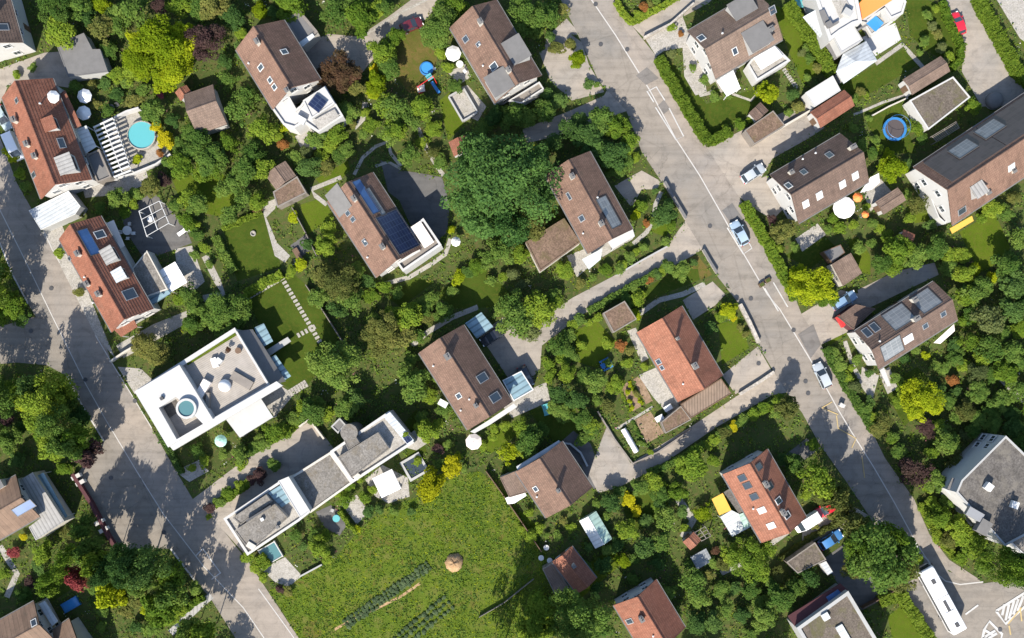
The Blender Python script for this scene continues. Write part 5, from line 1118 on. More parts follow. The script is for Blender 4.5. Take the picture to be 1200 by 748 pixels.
car(1123, 27, (-5, -14), 'bright red car parked on the lane between two hedges', CP['red'], 3.9); lm('the bright red car', 1123, 27, 2)
car(974, 633, (14, -9), 'deep blue car in the shade beside the low brown garage', CP['blue'], 4.3); lm('the deep blue shaded car', 974, 633, 2)
car(946, 612, (-14, 9), 'white van beside the red house with many skylights', CP['white'], 4.4, 1.85, 'van', 'parked_van', cat='van'); lm('the white van', 946, 612, 2)
car(969, 597, (-14, 8), 'red and white car in front of the white van', CP['red'], 3.9); lm('the red car near the white van', 969, 597, 2)
car(577, 394, (-14, 9), 'black car under trees beside the blue glass carport', CP['black'], 4.3)
car(616, 441, (7, 14), 'dark car beside the glass conservatory', CP['black'], 3.6)
car(482, 29, (14, -6), 'dark red car in shade beside the top driveway', CP['dred'], 3.8)
car(16, 172, (8, 18), 'white van with roof boxes beside the long red house', CP['white'], 4.6, 1.85, 'van', 'parked_van', cat='van')
car(3, 138, (9, 17), 'grey car parked in front of the long red house', CP['green'], 4.2)
# bus
t = thing('bus', 'long white bus driving on the road at the bottom right junction', 'bus', W(1106, 704, 3.0).to_2d().to_3d(), math.atan2(33, -18)*1.0); t.location.z = .04; lm('the white bus', 1106, 704, 3)
L, w = 11.6, 1.25; b = MB(); loft(b, [sec(x, w*k, z0, z1, 24, .22) for x, k, z0, z1 in ((-L/2, .93, .55, 2.8), (-L/2+.12, .99, .38, 2.98), (-L/2+.5, 1, .34, 3.05), (L/2-.6, 1, .34, 3.05), (L/2-.15, .98, .38, 2.98), (L/2, .92, .55, 2.75))]); b.build('body', CP['white'], t, True)
for sg in (-1, 1):
    b = MB(); b.box((0, sg*w*1.0, 1.9), (L-1.0, .05, 1.0)); b.build('window_band', M['glass'], t)
    for x in (-3.3, 3.2): o = ob('wheel', WHEEL, t, (x, sg*(w-.12), .45)); o.scale = (1.45, 1.2, 1.45); ob('rim', RIM, o)
    b = MB(); b.box((L/2-.02, sg*.85, .8), (.08, .35, .2)); b.build('headlight', M['lamp'], t); b = MB(); b.box((L/2+.1, sg*1.32, 2.4), (.2, .2, .4)); b.build('wing_mirror', M['black'], t)
b = MB(); b.box((L/2-.01, 0, 1.9), (.06, 2.1, 1.4)); b.build('windscreen', M['glass'], t); b = MB(); b.box((-L/2+.01, 0, 2.0), (.06, 1.9, .9)); b.build('rear_window', M['glass'], t)
for x, lx, ly in ((3.5, .8, .65), (-1.0, 2.0, .5), (-4.4, .8, .65)): b = MB(); b.box((x, 0, 3.08), (lx, ly, .09)); b.build('roof_hatch', M['dframe'], t)
b = MB(); b.box((.6, 0, 3.06), (.09, 2.2, .07)); b.build('roof_joint', M['zinc'], t); b = MB(); b.box((-2.7, 0, 3.1), (1.6, 1.5, .12)); b.build('air_unit', M['frame'], t)

# ------------------------------------------------------------------ low walls and fences
def wall_line(name, label, pts, wm, hm, m, cap=None, lmk=None):
    c = W(*pts[len(pts)//2]); t = thing(name, label, 'wall' if 'wall' in name else 'fence', (c.x, c.y, 0)); P = [loc2(t, W(x, y)).to_2d()[:] for x, y in pts]
    def band(w_):
        L_, R_ = [], []
        for i, p in enumerate(P):
            d = (Vector(P[min(len(P)-1, i+1)])-Vector(P[max(0, i-1)])).normalized(); nn = Vector((-d.y, d.x))*w_/2; L_.append((p[0]+nn.x, p[1]+nn.y)); R_.append((p[0]-nn.x, p[1]-nn.y))
        return L_+R_[::-1]
    b = MB(); b.prism(band(wm), 0, hm); b.build('panel' if 'fence' in name else 'body', M[m], t)
    if cap: b = MB(); b.prism(band(wm+.08), hm+.002, hm+.07); b.build('coping', M[cap], t)
    if 'fence' in name:
        for i in range(len(P)-1):
            p, q = Vector(P[i]), Vector(P[i+1]); n = max(1, int((q-p).length/2.4))
            for k in range(n+1): x = p.lerp(q, k/n); bb = MB(); bb.box((x.x, x.y, hm/2+.06), (.12, .12, hm+.12)); bb.build('post', M[m], t)
wall_line('stone_wall', 'low dark stone wall along the main road in front of the bright orange house', [(866, 357), (877, 378), (888, 402)], .5, .9, 'stone', 'stone')
wall_line('stone_wall', 'low stone wall with dark shrub tip beside the lower lane mouth', [(866, 462), (890, 447), (906, 436)], .5, .7, 'stone', None)
wall_line('garden_wall', 'pale low wall along the small dry front lawn', [(823, 293), (831, 307), (839, 320)], .3, .8, 'stone', 'felt')
wall_line('garden_wall', 'curved low wall around the front garden of the gravel wing house', [(778, 214), (788, 232), (803, 257)], .35, .9, 'stone', 'felt')
wall_line('garden_wall', 'low concrete wall at the lane edge beside the gravel wing house', [(722, 323), (753, 305), (784, 288)], .25, .6, 'greywall', None)
wall_line('garden_wall', 'low rim wall of the vegetable garden along the sandy court', [(700, 482), (720, 515), (741, 543), (770, 530), (810, 503)], .25, .6, 'greywood', None)
wall_line('retaining_wall', 'long maroon and white retaining wall along the parking court', [(88, 555), (110, 590), (128, 625), (140, 645)], .5, 1.0, 'brick', 'brick')
wall_line('garden_wall', 'pale wall corner at the end of the shaded drive by the stepped building', [(352, 500), (364, 491), (381, 514)], .3, 1.2, 'offwhite', None)
wall_line('garden_wall', 'low white wall from the turquoise pool towards the lawn', [(134, 212), (158, 205), (185, 194), (202, 182)], .3, 1.0, 'white', None)
wall_line('garden_wall', 'white wall from the slatted pergola to the pool shrubs', [(138, 140), (152, 133), (166, 129)], .3, 1.4, 'white', None)
wall_line('garden_wall', 'white wall along the sloped forecourt beside the olive round tree', [(132, 424), (150, 412), (157, 408)], .3, 1.2, 'offwhite', None)
wall_line('timber_fence', 'timber fence along the long lawn with stepping stones', [(360, 335), (380, 365), (402, 400)], .12, 1.3, 'greywood')
wall_line('wire_fence', 'thin garden fence across the lower meadow corner', [(562, 722), (590, 706), (625, 678)], .08, .8, 'greywood')
wall_line('timber_fence', 'dark timber fence between meadow and grey brown house', [(570, 552), (590, 580), (612, 612), (634, 645)], .12, 1.3, 'wood')
wall_line('garden_wall', 'pale low wall at the meadow corner below the plunge pool', [(352, 675), (365, 668), (378, 661)], .25, .7, 'greywall', None)
wall_line('garden_wall', 'pale wall beside the white garage and brown carport drive', [(886, 168), (916, 150), (950, 130)], .3, .9, 'offwhite', None)
wall_line('garden_wall', 'dark garden wall across the driveway at the top of the main road', [(754, 46), (785, 30), (812, 6)], .3, 1.0, 'stone', None)
wall_line('timber_fence', 'fence along the drive of the flat mossy building', [(1008, 711), (1028, 700), (1046, 690)], .12, 1.4, 'wood')
wall_line('garden_wall', 'curved pale wall in the shade beside the grey brown house', [(655, 518), (668, 520), (680, 530), (688, 546)], .3, 1.0, 'greywall', None)
wall_line('timber_fence', 'dark fence on the right side of the small brown garden plot', [(344, 245), (360, 275), (372, 300)], .12, 1.2, 'greywood')
wall_line('garden_wall', 'white garden wall above the mossy gravel garage lawn', [(1020, 137), (1040, 126), (1062, 116)], .2, .7, 'offwhite', None)
t = thing('garden_bench', 'brown timber bench on the terrace path beside the square lawn', 'bench', W(352, 303), AX); b = MB(); b.box((0, 0, .45), (3.6, .9, .08)); b.build('seat', M['wood'], t)
for x in (-1.6, 1.6): b = MB(); b.box((x, 0, .2), (.12, .8, .4)); b.build('leg', M['wood'], t)
# ------------------------------------------------------------------ vegetation
def leaf_mesh(name, centers, normals, size, rng, mats, jitter=.55, uv=None):
    """one mesh of leaf-clump quads at the given points, each with a random number for its tint"""
    n = len(centers); nn = normals+rng.normal(0, jitter, (n, 3)); nn /= np.linalg.norm(nn, axis=1)[:, None]+1e-9
    a = np.cross(nn, rng.normal(0, 1, (n, 3))); a /= np.linalg.norm(a, axis=1)[:, None]+1e-9; b = np.cross(nn, a)
    s = (size*rng.uniform(.45, 1.55, n))[:, None]; asp = rng.uniform(.55, .9, n)[:, None]
    v = np.empty((n, 4, 3)); v[:, 0] = centers-a*s; v[:, 1] = centers+b*s*asp+nn*s*.18; v[:, 2] = centers+a*s; v[:, 3] = centers-b*s*asp+nn*s*.18
    me = D.meshes.new(name); me.vertices.add(4*n); me.vertices.foreach_set('co', v.reshape(-1).astype(np.float32))
    me.loops.add(4*n); me.loops.foreach_set('vertex_index', np.arange(4*n, dtype=np.int32))
    me.polygons.add(n); me.polygons.foreach_set('loop_start', np.arange(0, 4*n, 4, dtype=np.int32)); me.polygons.foreach_set('loop_total', np.full(n, 4, np.int32))
    at = me.attributes.new('leaf', 'FLOAT', 'FACE'); at.data.foreach_set('value', rng.uniform(0, 1, n).astype(np.float32))
    for m in mats: me.materials.append(m)
    me.update(calc_edges=True); return me

def crown_points(seed, nl, per, flat=1.0, spread=.62, lr=(.26, .42), cone=False, loose=0.0, top=True):
    rng = np.random.default_rng(seed); C = []; N = []
    for k in range(nl):
        if cone:
            u = (k+.5)/nl; th = k*2.4; rr = (1-u)*.78+.05; c = np.array([rr*math.cos(th), rr*math.sin(th), -.85+1.9*u]); r = (.34*(1-u)+.13)*rng.uniform(.8, 1.2)
        else:
            th = rng.uniform(0, 6.283); zz = rng.uniform(-.45, .9); q = math.sqrt(max(0.02, 1-zz*zz)); s_ = spread*rng.uniform(.55, 1.12) if k else 0
            c = np.array([q*math.cos(th)*s_, q*math.sin(th)*s_, zz*spread*flat]); r = rng.uniform(*lr)
            if k % 4 == 1: s2 = rng.uniform(.05, .5)*spread; c = np.array([math.cos(th)*s2, math.sin(th)*s2, spread*flat*rng.uniform(.5, .85)])
            if k == 0: c = np.zeros(3); r = .5
        m = int(per*(r/.34)**2*rng.uniform(.8, 1.2)); d = rng.normal(0, 1, (m, 3)); d /= np.linalg.norm(d, axis=1)[:, None]
        keep = (d[:, 2] > -.55); d = d[keep]; rad = r*(rng.uniform(.72, 1.06, len(d))+loose*rng.uniform(-.3, .5, len(d)))
        # bumpy lobe: small sprays stick out
        w = 1+.16*np.sin(d[:, 0]*7+k)*np.sin(d[:, 1]*8+2*k)*1.2+.10*np.sin(d[:, 2]*11+k)
        C.append(c+d*(rad*w)[:, None]*np.array([1, 1, .85])); N.append(d*.65+np.array([0, -.12, .75]))
    return np.concatenate(C), np.concatenate(N), rng

DUM = LEAF['m'][1]
VAR = {}
def var(key, count, **k):
    VAR[key] = []
    sz = k.pop('size')
    for i in range(count):
        C, N, r = crown_points(hash_(key)+i*17, **k); VAR[key].append(leaf_mesh('crown_'+key, C, N, np.full(len(C), sz), r, [DUM]))
def hash_(s): return sum(ord(c)*(i+3) for i, c in enumerate(s))
var('shrub', 5, nl=13, per=190, size=.082, spread=.64, lr=(.20, .40), flat=.8, loose=.3)
var('mid', 5, nl=26, per=380, size=.056, spread=.72, lr=(.17, .32), loose=.25)
var('big', 4, nl=44, per=620, size=.031, spread=.78, lr=(.13, .28), loose=.2)
var('huge', 2, nl=75, per=1000, size=.020, spread=.82, lr=(.10, .23), loose=.15)
var('loose', 4, nl=20, per=200, size=.058, spread=.78, lr=(.16, .30), loose=.5)
var('conifer', 2, nl=30, per=150, size=.07, cone=True)
TRUNK = []
for i in range(3):
    rr = random.Random(i+3); b = MB(); b.tube((0, 0, -.02), (.02, .01, .55), .055, .036, 8); 
    for k in range(5):
        a = k*1.26+rr.random(); z0 = .4+.05*k; e = (.34*math.cos(a)*rr.uniform(.7, 1.2), .34*math.sin(a)*rr.uniform(.7, 1.2), .72+.1*rr.random()); b.tube((.01, 0, z0), e, .024, .008, 6); b.tube(Vector(e)*.7+Vector((0, 0, .15)), (e[0]*1.25, e[1]*1.4, e[2]+.12), .012, .004, 5)
    b.tube((.02, .01, .55), (.0, .02, .95), .034, .008, 7); TRUNK.append(b.mesh('trunk', M['bark'], True))

TREES = []   # (root, noun, colour, x, y, radius)
rt = random.Random(5)
def plant(px, py, r, k='m', form=None, hgt=None):
    if k == 'd' and rt.random() < .5: k = 'm'  # dark kind mostly puts shade into the leaf colour; half become mid green
    elif k == 'm' and rt.random() < .22: k = 'b'
    R = r*S*(.93 if hgt is None else 1); col, lm_ = LEAF[k]
    tree = r >= 12.5 or (form == 'c')
    ht = hgt or (R*1.75+.6 if tree else R*1.45+.1)
    tall = hgt and hgt > 8.5
    hc = ht*(.56 if tall else .62)
    R *= (H-hc)/H
    p = W(px, py, hc)
    if form is None: form = 'shrub' if R < 1.3 else 'mid' if R < 2.9 else 'big' if R < 6 else 'huge'
    if form == 'mid' and rt.random() < .3: form = 'loose'
    form = {'c': 'conifer', 'o': 'loose', 's': 'shrub', 'h': 'huge', 'b': 'big'}.get(form, form)
    me = rt.choice(VAR[form]); rz = rt.uniform(0, 6.28)
    if tree:
        root = empty('conifer' if form == 'conifer' else 'tree', (p.x, p.y, 0))
        tr = ob('trunk', rt.choice(TRUNK), root); tr.scale = (min(ht*.8, R*(.7 if tall else 1.2)),)*2+(ht*.84,); tr.rotation_euler.z = rz
        c = ob('crown', me, root, (0, 0, hc if form != 'conifer' else ht*.47))
    else:
        root = c = ob('bush', me, None, (p.x, p.y, hc))
    c.scale = (R*rt.uniform(.92, 1.22), R*rt.uniform(.92, 1.22), (ht*.5 if tall or form == 'conifer' else (ht-hc)*1.1)); c.rotation_euler.z = rz
    c.material_slots[0].link = 'OBJECT'; c.material_slots[0].material = lm_
    TREES.append((root, 'conifer' if form == 'conifer' else 'tree' if tree else 'bush', col, p.x, p.y, R))
    return root
def plants(txt):
    for tok in txt.split():
        a = tok.split(','); plant(float(a[0]), float(a[1]), float(a[2]), a[3], a[4] if len(a) > 4 and a[4] else None, float(a[5]) if len(a) > 5 else None)

plants('''
72,37,21,b 66,8,26,m 92,8,20,m 119,5,13,l 119,36,19,v 100,20,14,d 135,18,14,d 157,13,20,d 139,30,14,m 188,52,34,l 170,72,27,l 205,78,25,l 212,50,22,l 160,47,14,l 192,95,16,l
155,84,14,b 240,48,25,p 211,8,17,b 234,8,19,m 186,8,10,p 178,132,17,m 188,112,5,r 157,119,10,v 137,112,10,d 89,101,10,m 112,122,8,v 125,130,9,m 195,165,12,y 183,150,8,y 160,187,7,l 187,180,6,o
203,142,11,d 228,178,15,m 223,155,12,m 38,79,7,m 19,88,6,b 10,178,8,l 16,186,7,l 127,60,12,d 148,98,10,d 168,108,10,m 225,68,8,d 122,98,10,d 108,100,8,v 136,88,12,m 212,170,12,d
248,8,22,v 283,38,9,b 272,22,16,d 339,5,20,m 304,12,11,l 320,14,10,d 283,60,12,d 262,72,12,d 423,23,22,b 395,15,19,m 441,10,14,b 408,6,14,m 398,84,24,u 382,92,16,u 412,92,14,u 418,104,13,v
441,96,14,l 438,108,10,l 446,61,19,b 455,80,14,m 268,94,12,m 289,112,15,m 283,130,18,m 306,152,21,b 296,178,17,m 332,170,8,o 334,150,8,l 326,160,7,b 248,143,8,d 268,168,13,m 235,165,17,m 252,180,16,m
372,163,15,m 393,157,14,b 408,130,13,m 436,147,11,b 413,145,8,v 377,183,11,m 405,175,12,m 388,172,10,b 425,158,8,d 454,127,17,b 456,157,15,m 428,132,7,b 360,178,9,s 345,185,10,m 400,142,9,m 385,148,8,b
450,10,15,m 531,8,17,b 514,33,26,m 520,12,16,m 455,61,16,m 440,80,8,y 465,43,13,b 618,20,25,d 640,18,16,m 628,36,12,d 463,127,19,m 496,127,18,b 480,140,15,m 463,155,17,b 480,180,14,m 508,150,11,b 508,180,11,v 518,190,10,m 495,168,8,m
516,63,9,b 534,102,11,m 525,78,8,m 602,137,19,d 638,132,15,d 580,135,14,d 618,140,14,d 566,150,12,d 676,71,13,l 668,52,10,v 652,58,10,v 645,42,8,d 660,12,9,v 655,118,12,d 640,112,10,d
586,221,60,e,h,14 556,190,26,e,b,11 548,236,24,e 625,190,22,e,b,11 620,257,24,v 596,262,24,e,b,9 640,230,14,e 560,262,20,e,b,9
703,140,19,m 722,150,18,b 737,166,14,b 690,162,20,d 716,180,20,d 746,184,7,b 735,190,10,d 668,150,14,d 650,168,13,d 678,142,12,d 700,205,12,d 722,200,12,m 690,98,8,d 700,100,5,d
754,8,7,o 748,16,6,b 762,5,6,v 770,0,7,m 787,63,7,s 787,33,6,b 798,40,5,o 811,80,6,m 825,94,7,m 838,113,7,m 852,112,6,m 820,70,5,v 902,112,13,l 893,104,10,l 868,146,9,b 880,140,6,m 850,150,6,m
949,69,9,m 940,62,6,s 957,80,7,v 936,126,9,v 925,132,7,m 946,92,6,d 945,58,6,m 928,112,9,d 1086,18,7,m 1092,30,8,s 1084,48,9,m 1098,40,8,v 1104,56,8,s 1078,62,6,d 1112,66,7,m 1096,10,6,m 1108,72,6,s
1140,124,11,b 1074,150,11,m 1080,162,9,m 1025,165,8,m 1030,175,7,b 1046,196,20,l 1040,182,10,l 1022,180,9,d 1062,192,8,d 1014,112,5,b 1018,138,5,m 1008,108,7,v 1002,118,7,d 1012,170,9,d 1000,150,7,m
23,205,9,m 30,218,8,m 71,297,8,b 93,342,8,v 137,233,15,d 147,249,10,b 117,243,10,d 94,251,7,v 178,218,13,v 193,210,10,p 214,195,18,b 222,232,14,b 238,200,14,b 218,259,13,b 198,190,9,m 160,228,9,m 205,240,10,d 158,240,8,b -20,344,26,m,b,15 -27,308,26,d,b,16 4,345,16,m,,5 2,318,14,b,,5 18,357,15,b,,6 25,372,12,m 2,368,14,m
222,345,13,m 210,352,9,b 252,196,14,b 262,222,13,m 289,198,19,d 309,198,15,b 271,251,14,m 301,236,13,b 285,232,13,m 245,190,19,m 301,244,7,u 230,241,14,d 225,262,10,b 232,275,10,m 240,290,8,b 245,310,7,m 228,300,8,d 275,215,14,d
382,289,15,b 385,266,11,m  398,330,26,v 378,322,16,v 418,318,12,m 372,349,14,m 413,352,17,m 395,362,14,d 436,347,11,m 266,362,24,m 248,370,16,m 285,358,14,m 228,358,14,m 225,380,12,b 352,310,9,l 340,318,8,b 362,195,14,d 382,195,11,v 398,183,11,m 348,215,10,m 350,225,9,b 360,285,9,d 430,332,10,d 345,255,8,l
587,294,18,m 572,302,14,m 560,312,12,m 536,325,10,l 550,318,9,m 529,269,6,l 549,271,8,v 608,297,13,b 505,350,12,m 492,354,10,m 465,343,9,m 450,335,10,m 628,358,20,b 648,350,12,m 663,320,11,b 600,360,19,m 602,322,9,s 612,335,9,s 590,325,8,m 575,330,9,m 530,342,8,m 520,365,14,m
452,385,24,v 470,398,19,v 435,395,16,v 462,372,14,m 440,375,12,m 480,372,20,m 501,374,10,v 497,362,12,m 448,410,14,v 490,395,10,d
778,249,15,d 768,260,8,m 785,265,9,m 752,241,9,b 745,252,8,l 780,284,7,m 737,302,8,m 709,318,9,b 661,316,12,b 727,314,8,m 755,290,7,m 745,296,6,b 695,325,7,m 680,332,8,v 763,327,6,o 757,330,5,o 784,314,10,m 800,318,12,d 752,344,7,b 770,320,8,d 738,356,7,m 812,308,6,d 742,336,7,m 776,318,7,m 758,262,6,o 730,310,7,b 768,225,5,d
952,335,28,l 934,322,14,l 966,348,14,b 919,271,15,v 904,258,8,p 908,278,9,v 977,256,9,b 984,268,10,b 970,268,8,m 1000,263,8,b 932,290,8,m 912,292,8,b 1015,243,6,b 1022,262,8,m 1005,290,10,m
1051,294,22,m 1072,300,16,m 1094,292,18,m 1033,308,15,m 1045,312,14,m 1022,285,9,m 1040,278,9,b 1030,268,8,b 1130,320,14,m 1112,315,12,m 1163,325,8,l 1190,280,15,m 1178,312,20,m 1163,244,15,b 1178,250,12,m 1188,231,10,v 1150,255,9,b 1076,239,14,v 1066,255,9,b 1090,262,9,d 1100,278,9,m 1188,335,22,d 1132,348,14,b 1150,335,14,m 1112,300,12,m 1128,300,11,b 1142,316,9,l 1062,228,8,m 1078,222,7,m
56,464,25,m,b,13 42,455,18,d,,13 28,472,14,l 63,469,19,b,,9 43,492,17,b 71,497,22,d,b,14 66,522,18,b,,9 84,522,18,d,,14 102,533,17,p,,8 74,550,11,b 10,517,18,d 8,490,9,p 2,448,9,m 16,458,14,b 80,470,14,d 92,490,14,d 55,478,14,m 30,455,12,m 50,510,14,b 90,512,15,m,,13 22,500,10,d 110,518,10,d 20,540,12,d
178,411,23,v 166,402,12,v 226,380,13,m 254,377,20,m 393,430,33,m 376,428,15,m 410,418,15,m 372,412,8,b 282,533,13,m 262,533,8,m 231,528,11,m 238,540,8,b 323,507,17,b 308,520,12,m 343,492,11,m 366,482,16,m 352,478,10,b 296,526,9,m 225,548,7,b 338,505,9,b
305,558,12,p 294,562,8,p 246,595,8,p 269,578,10,b 258,588,8,m 280,570,8,b 322,545,9,d 284,545,9,b 405,478,16,m 420,468,14,d 385,485,10,b 375,474,11,m 350,490,9,m 405,586,12,b 395,578,8,b 428,583,9,b 436,575,7,b 375,642,15,b 369,625,11,m 382,628,9,b 384,655,8,b 346,628,9,m 355,640,7,d 290,652,9,b 300,665,9,m 308,676,8,m 328,690,7,p 338,694,7,v 245,606,5,b 342,615,6,d 418,620,6,l 432,600,9,d 445,596,8,d 408,570,9,b 422,560,7,m
503,568,20,y 531,547,15,y 490,540,6,b 515,545,9,d 482,600,6,d 462,598,7,d 488,452,22,m 478,440,14,m 500,465,12,m 607,375,22,m 590,360,14,m 622,388,13,s 635,365,18,b 650,355,12,b 653,405,15,m 665,395,11,m 643,425,10,b 663,437,13,b 645,441,9,b 656,460,15,d 650,478,12,d 622,518,20,m 610,500,13,b 632,505,12,m 597,532,14,l 612,530,10,b 501,505,15,b 512,497,10,b 494,492,10,m 513,527,8,p 525,520,7,m 579,503,8,b 592,500,8,m 565,522,8,b 675,470,16,d 662,484,12,d 600,548,8,m 578,512,7,b 520,480,12,d 508,440,10,m 482,420,10,d 535,535,8,m 545,550,6,m 626,540,10,b
698,448,18,m 685,440,12,m 722,450,12,b 712,476,10,v 700,468,8,d 692,498,12,b 680,490,14,d 748,350,10,b 742,368,9,l 735,350,9,m 728,405,9,o 738,412,7,v 712,402,8,b 700,372,6,b 690,378,6,b 854,365,12,l 845,372,9,b 833,385,10,d 868,384,6,v 874,392,6,v 860,372,5,y 812,542,20,b 800,550,10,b 835,540,9,b 848,509,9,v 860,500,7,y 838,515,9,m 828,522,7,b 883,486,10,m 870,492,8,m 896,480,10,m 668,415,12,m 660,420,10,b 680,375,9,m 672,380,8,b 712,425,7,d 735,425,7,b 682,405,7,b 755,430,6,b 745,462,5,v 750,520,5,m 762,530,5,b 738,470,4,l 735,460,4,l 740,478,4,l
924,478,15,v,,7 914,470,10,b 908,485,9,m 985,428,10,m 978,415,8,m 1002,454,9,s 994,442,8,m 1015,478,10,m 1020,470,7,d 1077,470,25,l 1060,460,12,b 1092,478,12,l 1117,446,9,o 1144,436,14,s 1034,494,14,v 1046,512,9,m 1028,505,9,v 1022,490,8,b 1005,422,7,m 998,432,6,b 1018,438,6,d 1085,417,7,l 1072,412,7,m 1095,428,8,m 1052,470,9,b 1050,445,8,d 1060,420,9,d
1141,345,16,m 1157,374,22,s 1140,370,13,m 1184,363,18,d 1162,409,20,m 1136,401,14,m 1184,412,16,d 1178,438,16,b 1194,460,16,m 1146,460,14,m 1130,481,14,v 1085,500,11,p 1098,498,10,m 1104,506,10,m 1194,385,12,b 1170,470,14,d 1120,420,12,m 1130,430,10,b 1105,432,9,m 1160,438,12,m 1150,420,13,b 1195,425,13,m 1160,482,12,m 1185,485,12,d 1112,470,11,m 1100,460,10,d 1120,460,9,d 1132,375,10,b 1175,392,12,m 1198,350,12,m 1145,490,12,d 1120,405,10,d
17,647,9,r 28,629,6,y 51,647,15,b 92,677,15,r,,8 67,673,15,b,,13 56,688,13,b,,8 117,659,15,b,,14 106,645,13,m,,13 156,659,26,d,b,18 172,662,24,d,b,17 128,668,16,d,b,15 88,648,13,b,,15 170,680,16,m,,13 131,695,20,l,,9 146,682,12,l 156,698,19,v 189,709,20,b,,10 175,715,12,l 203,693,18,m,,11 205,715,12,b 205,672,15,m,,10 230,690,10,m 36,682,9,p 28,698,12,m 98,620,13,m,,9 117,634,8,m 78,626,9,v 147,718,10,v 5,673,9,b 240,742,18,b,,12 222,735,14,m,,11 180,735,12,m 200,728,10,b 120,715,9,d 90,628,7,b 45,665,10,d 140,655,14,m,,11 195,680,12,b 120,735,8,m 160,735,10,d 110,690,9,m
692,503,12,d 680,515,10,d 623,628,10,b 632,618,8,b 669,619,8,b 660,610,6,v 749,570,13,m 736,586,10,y 745,598,8,y 765,565,13,b 775,580,12,m 716,588,13,d 725,575,9,m 736,622,14,m 729,657,11,l 755,640,16,d 782,609,14,m 772,597,10,b 683,718,33,m,b,13 665,735,18,m 700,735,20,m 660,705,14,m 636,712,20,b 625,735,18,b 645,735,14,b 686,664,10,d 709,662,12,d 742,655,10,m 769,659,12,d 782,695,14,m 788,720,14,m 770,720,10,d 722,638,10,d 712,645,9,m 756,610,10,d 700,590,8,m 620,600,7,b 610,620,5,b 655,628,7,m 690,640,8,d 640,628,5,m 742,680,9,d 700,690,9,d 710,605,7,m
795,577,13,b 824,600,12,l 771,570,10,m 773,592,10,d 878,655,28,b 858,650,14,b 848,662,10,v 895,645,14,b 952,521,9,b 952,553,16,b,,9 960,570,16,b,,10 931,545,14,d 944,580,8,b 920,540,11,d 910,674,12,v 931,690,14,d 947,674,15,d 813,682,18,m 803,620,7,b 776,634,14,d 800,600,8,d 808,660,9,m 820,700,15,m 835,660,8,d 830,675,8,v 960,585,9,v 972,572,9,d 975,605,7,v 955,615,7,v 838,645,6,u 845,690,12,d 862,690,10,d 880,690,12,d 850,715,13,d 870,720,12,d 835,728,14,d 815,730,14,d 880,745,12,d
1031,650,42,m,b,15 1050,668,24,v,b,12 1010,640,22,b,b,12 1062,640,16,m 1000,665,16,v 1040,628,18,b,,12 1012,620,12,v 995,608,16,v,,10 978,582,16,v,,10 985,600,10,v 913,700,18,d 895,722,16,d 905,680,10,m 890,705,10,m 1078,655,8,m
1052,529,11,m 1045,513,9,b 1074,552,18,p 1062,545,10,p 1089,508,9,p 1108,518,17,m 1097,563,14,m 1085,570,10,m 1100,607,16,b 1123,617,18,m 1141,636,18,m 1112,634,12,v 1171,662,19,m,b,17 1193,672,16,m,b,16 1134,645,9,m 1150,660,14,m 1123,487,12,m 1092,590,10,b 1110,590,11,m 1120,540,12,v 1092,530,10,m 1060,560,8,m 1155,648,12,m 1188,655,14,d,,15 1125,655,10,b 1080,595,7,b 1098,630,7,b 1190,500,14,d 1200,520,14,d 1165,497,12,d 1140,505,11,d 1180,480,10,d 1130,510,9,s
''')
plant(278, 411, 4, 'u', 's', .8).location.z = 6.0
plant(480, 507, 4, 'b', 's', .8).location.z = 6.1

# trees just outside the picture whose shade reaches into it, and the rim a step to the side would show
plants('''-45,445,30,m,b,14 -20,470,28,d,b,14 -30,520,26,m -44,335,28,m,b,17 -42,300,30,m,b,18 -45,240,28,m,b,18 655,790,36,d,b,19 612,792,30,m,b,19 582,805,28,m,b,20 1230,540,26,d 1225,480,26,m 1230,420,24,m 1220,350,24,d 1235,690,22,m 560,-25,20,m 480,-22,22,m 380,-20,22,d 300,-22,22,m 200,-22,22,b 120,-25,22,m 1000,790,20,m 900,785,26,d 820,780,24,m 260,790,26,b 200,785,22,m 740,-20,14,m''')

# clipped hedges: a leafy block along a path
def hedge(label, pts, wpx, hm, k='b', lmk=None, group=None):
    rng = np.random.default_rng(int(pts[0][0]*7+pts[0][1])); P = [W(x, y, hm*.8).to_2d() for x, y in pts]; w = wpx*S; c = sum(P, Vector((0, 0)))/len(P)
    root = tag(empty('hedge', (c.x, c.y, 0)), label, 'hedge', group); C = []; N = []; core = MB()
    for i in range(len(P)-1):
        p, q = P[i]-c, P[i+1]-c; d = q-p; L = d.length; d.normalize(); n = Vector((-d.y, d.x)); m = int(L*(w+2*hm)*110)
        u = rng.uniform(-.1, L+.1, m); v = rng.uniform(-(w/2+hm), w/2+hm, m); wob = .13*np.sin(u*1.7+i)+.09*np.sin(u*4.3)+.06*np.sin(u*9.1+1)
        top = np.abs(v) <= w/2; x = np.where(top, v, np.sign(v)*w/2)+rng.normal(0, .05, m)+wob*.6; z = np.where(top, hm, hm-(np.abs(v)-w/2))+rng.normal(0, .06, m)+wob*np.where(top, 1, 0)
        C.append(np.stack([p.x+d.x*u+n.x*x, p.y+d.y*u+n.y*x, np.maximum(z, .05)], 1)); N.append(np.stack([np.where(top, 0, n.x*np.sign(v)), np.where(top, 0, n.y*np.sign(v)), np.where(top, 1, .3)], 1))
        core.box(((p.x+q.x)/2, (p.y+q.y)/2, (hm-.12)/2), (L, w*.8, hm-.12), math.atan2(d.y, d.x))
    ob('foliage', leaf_mesh('foliage', np.concatenate(C), np.concatenate(N), np.full(sum(map(len, C)), .12), rng, [LEAF[k][1]], .5), root)
    core.build('branches', LEAF[k][1], root)
    mid = P[len(P)//2]
    if lmk: LMK.append((lmk, mid.x, mid.y, 2))
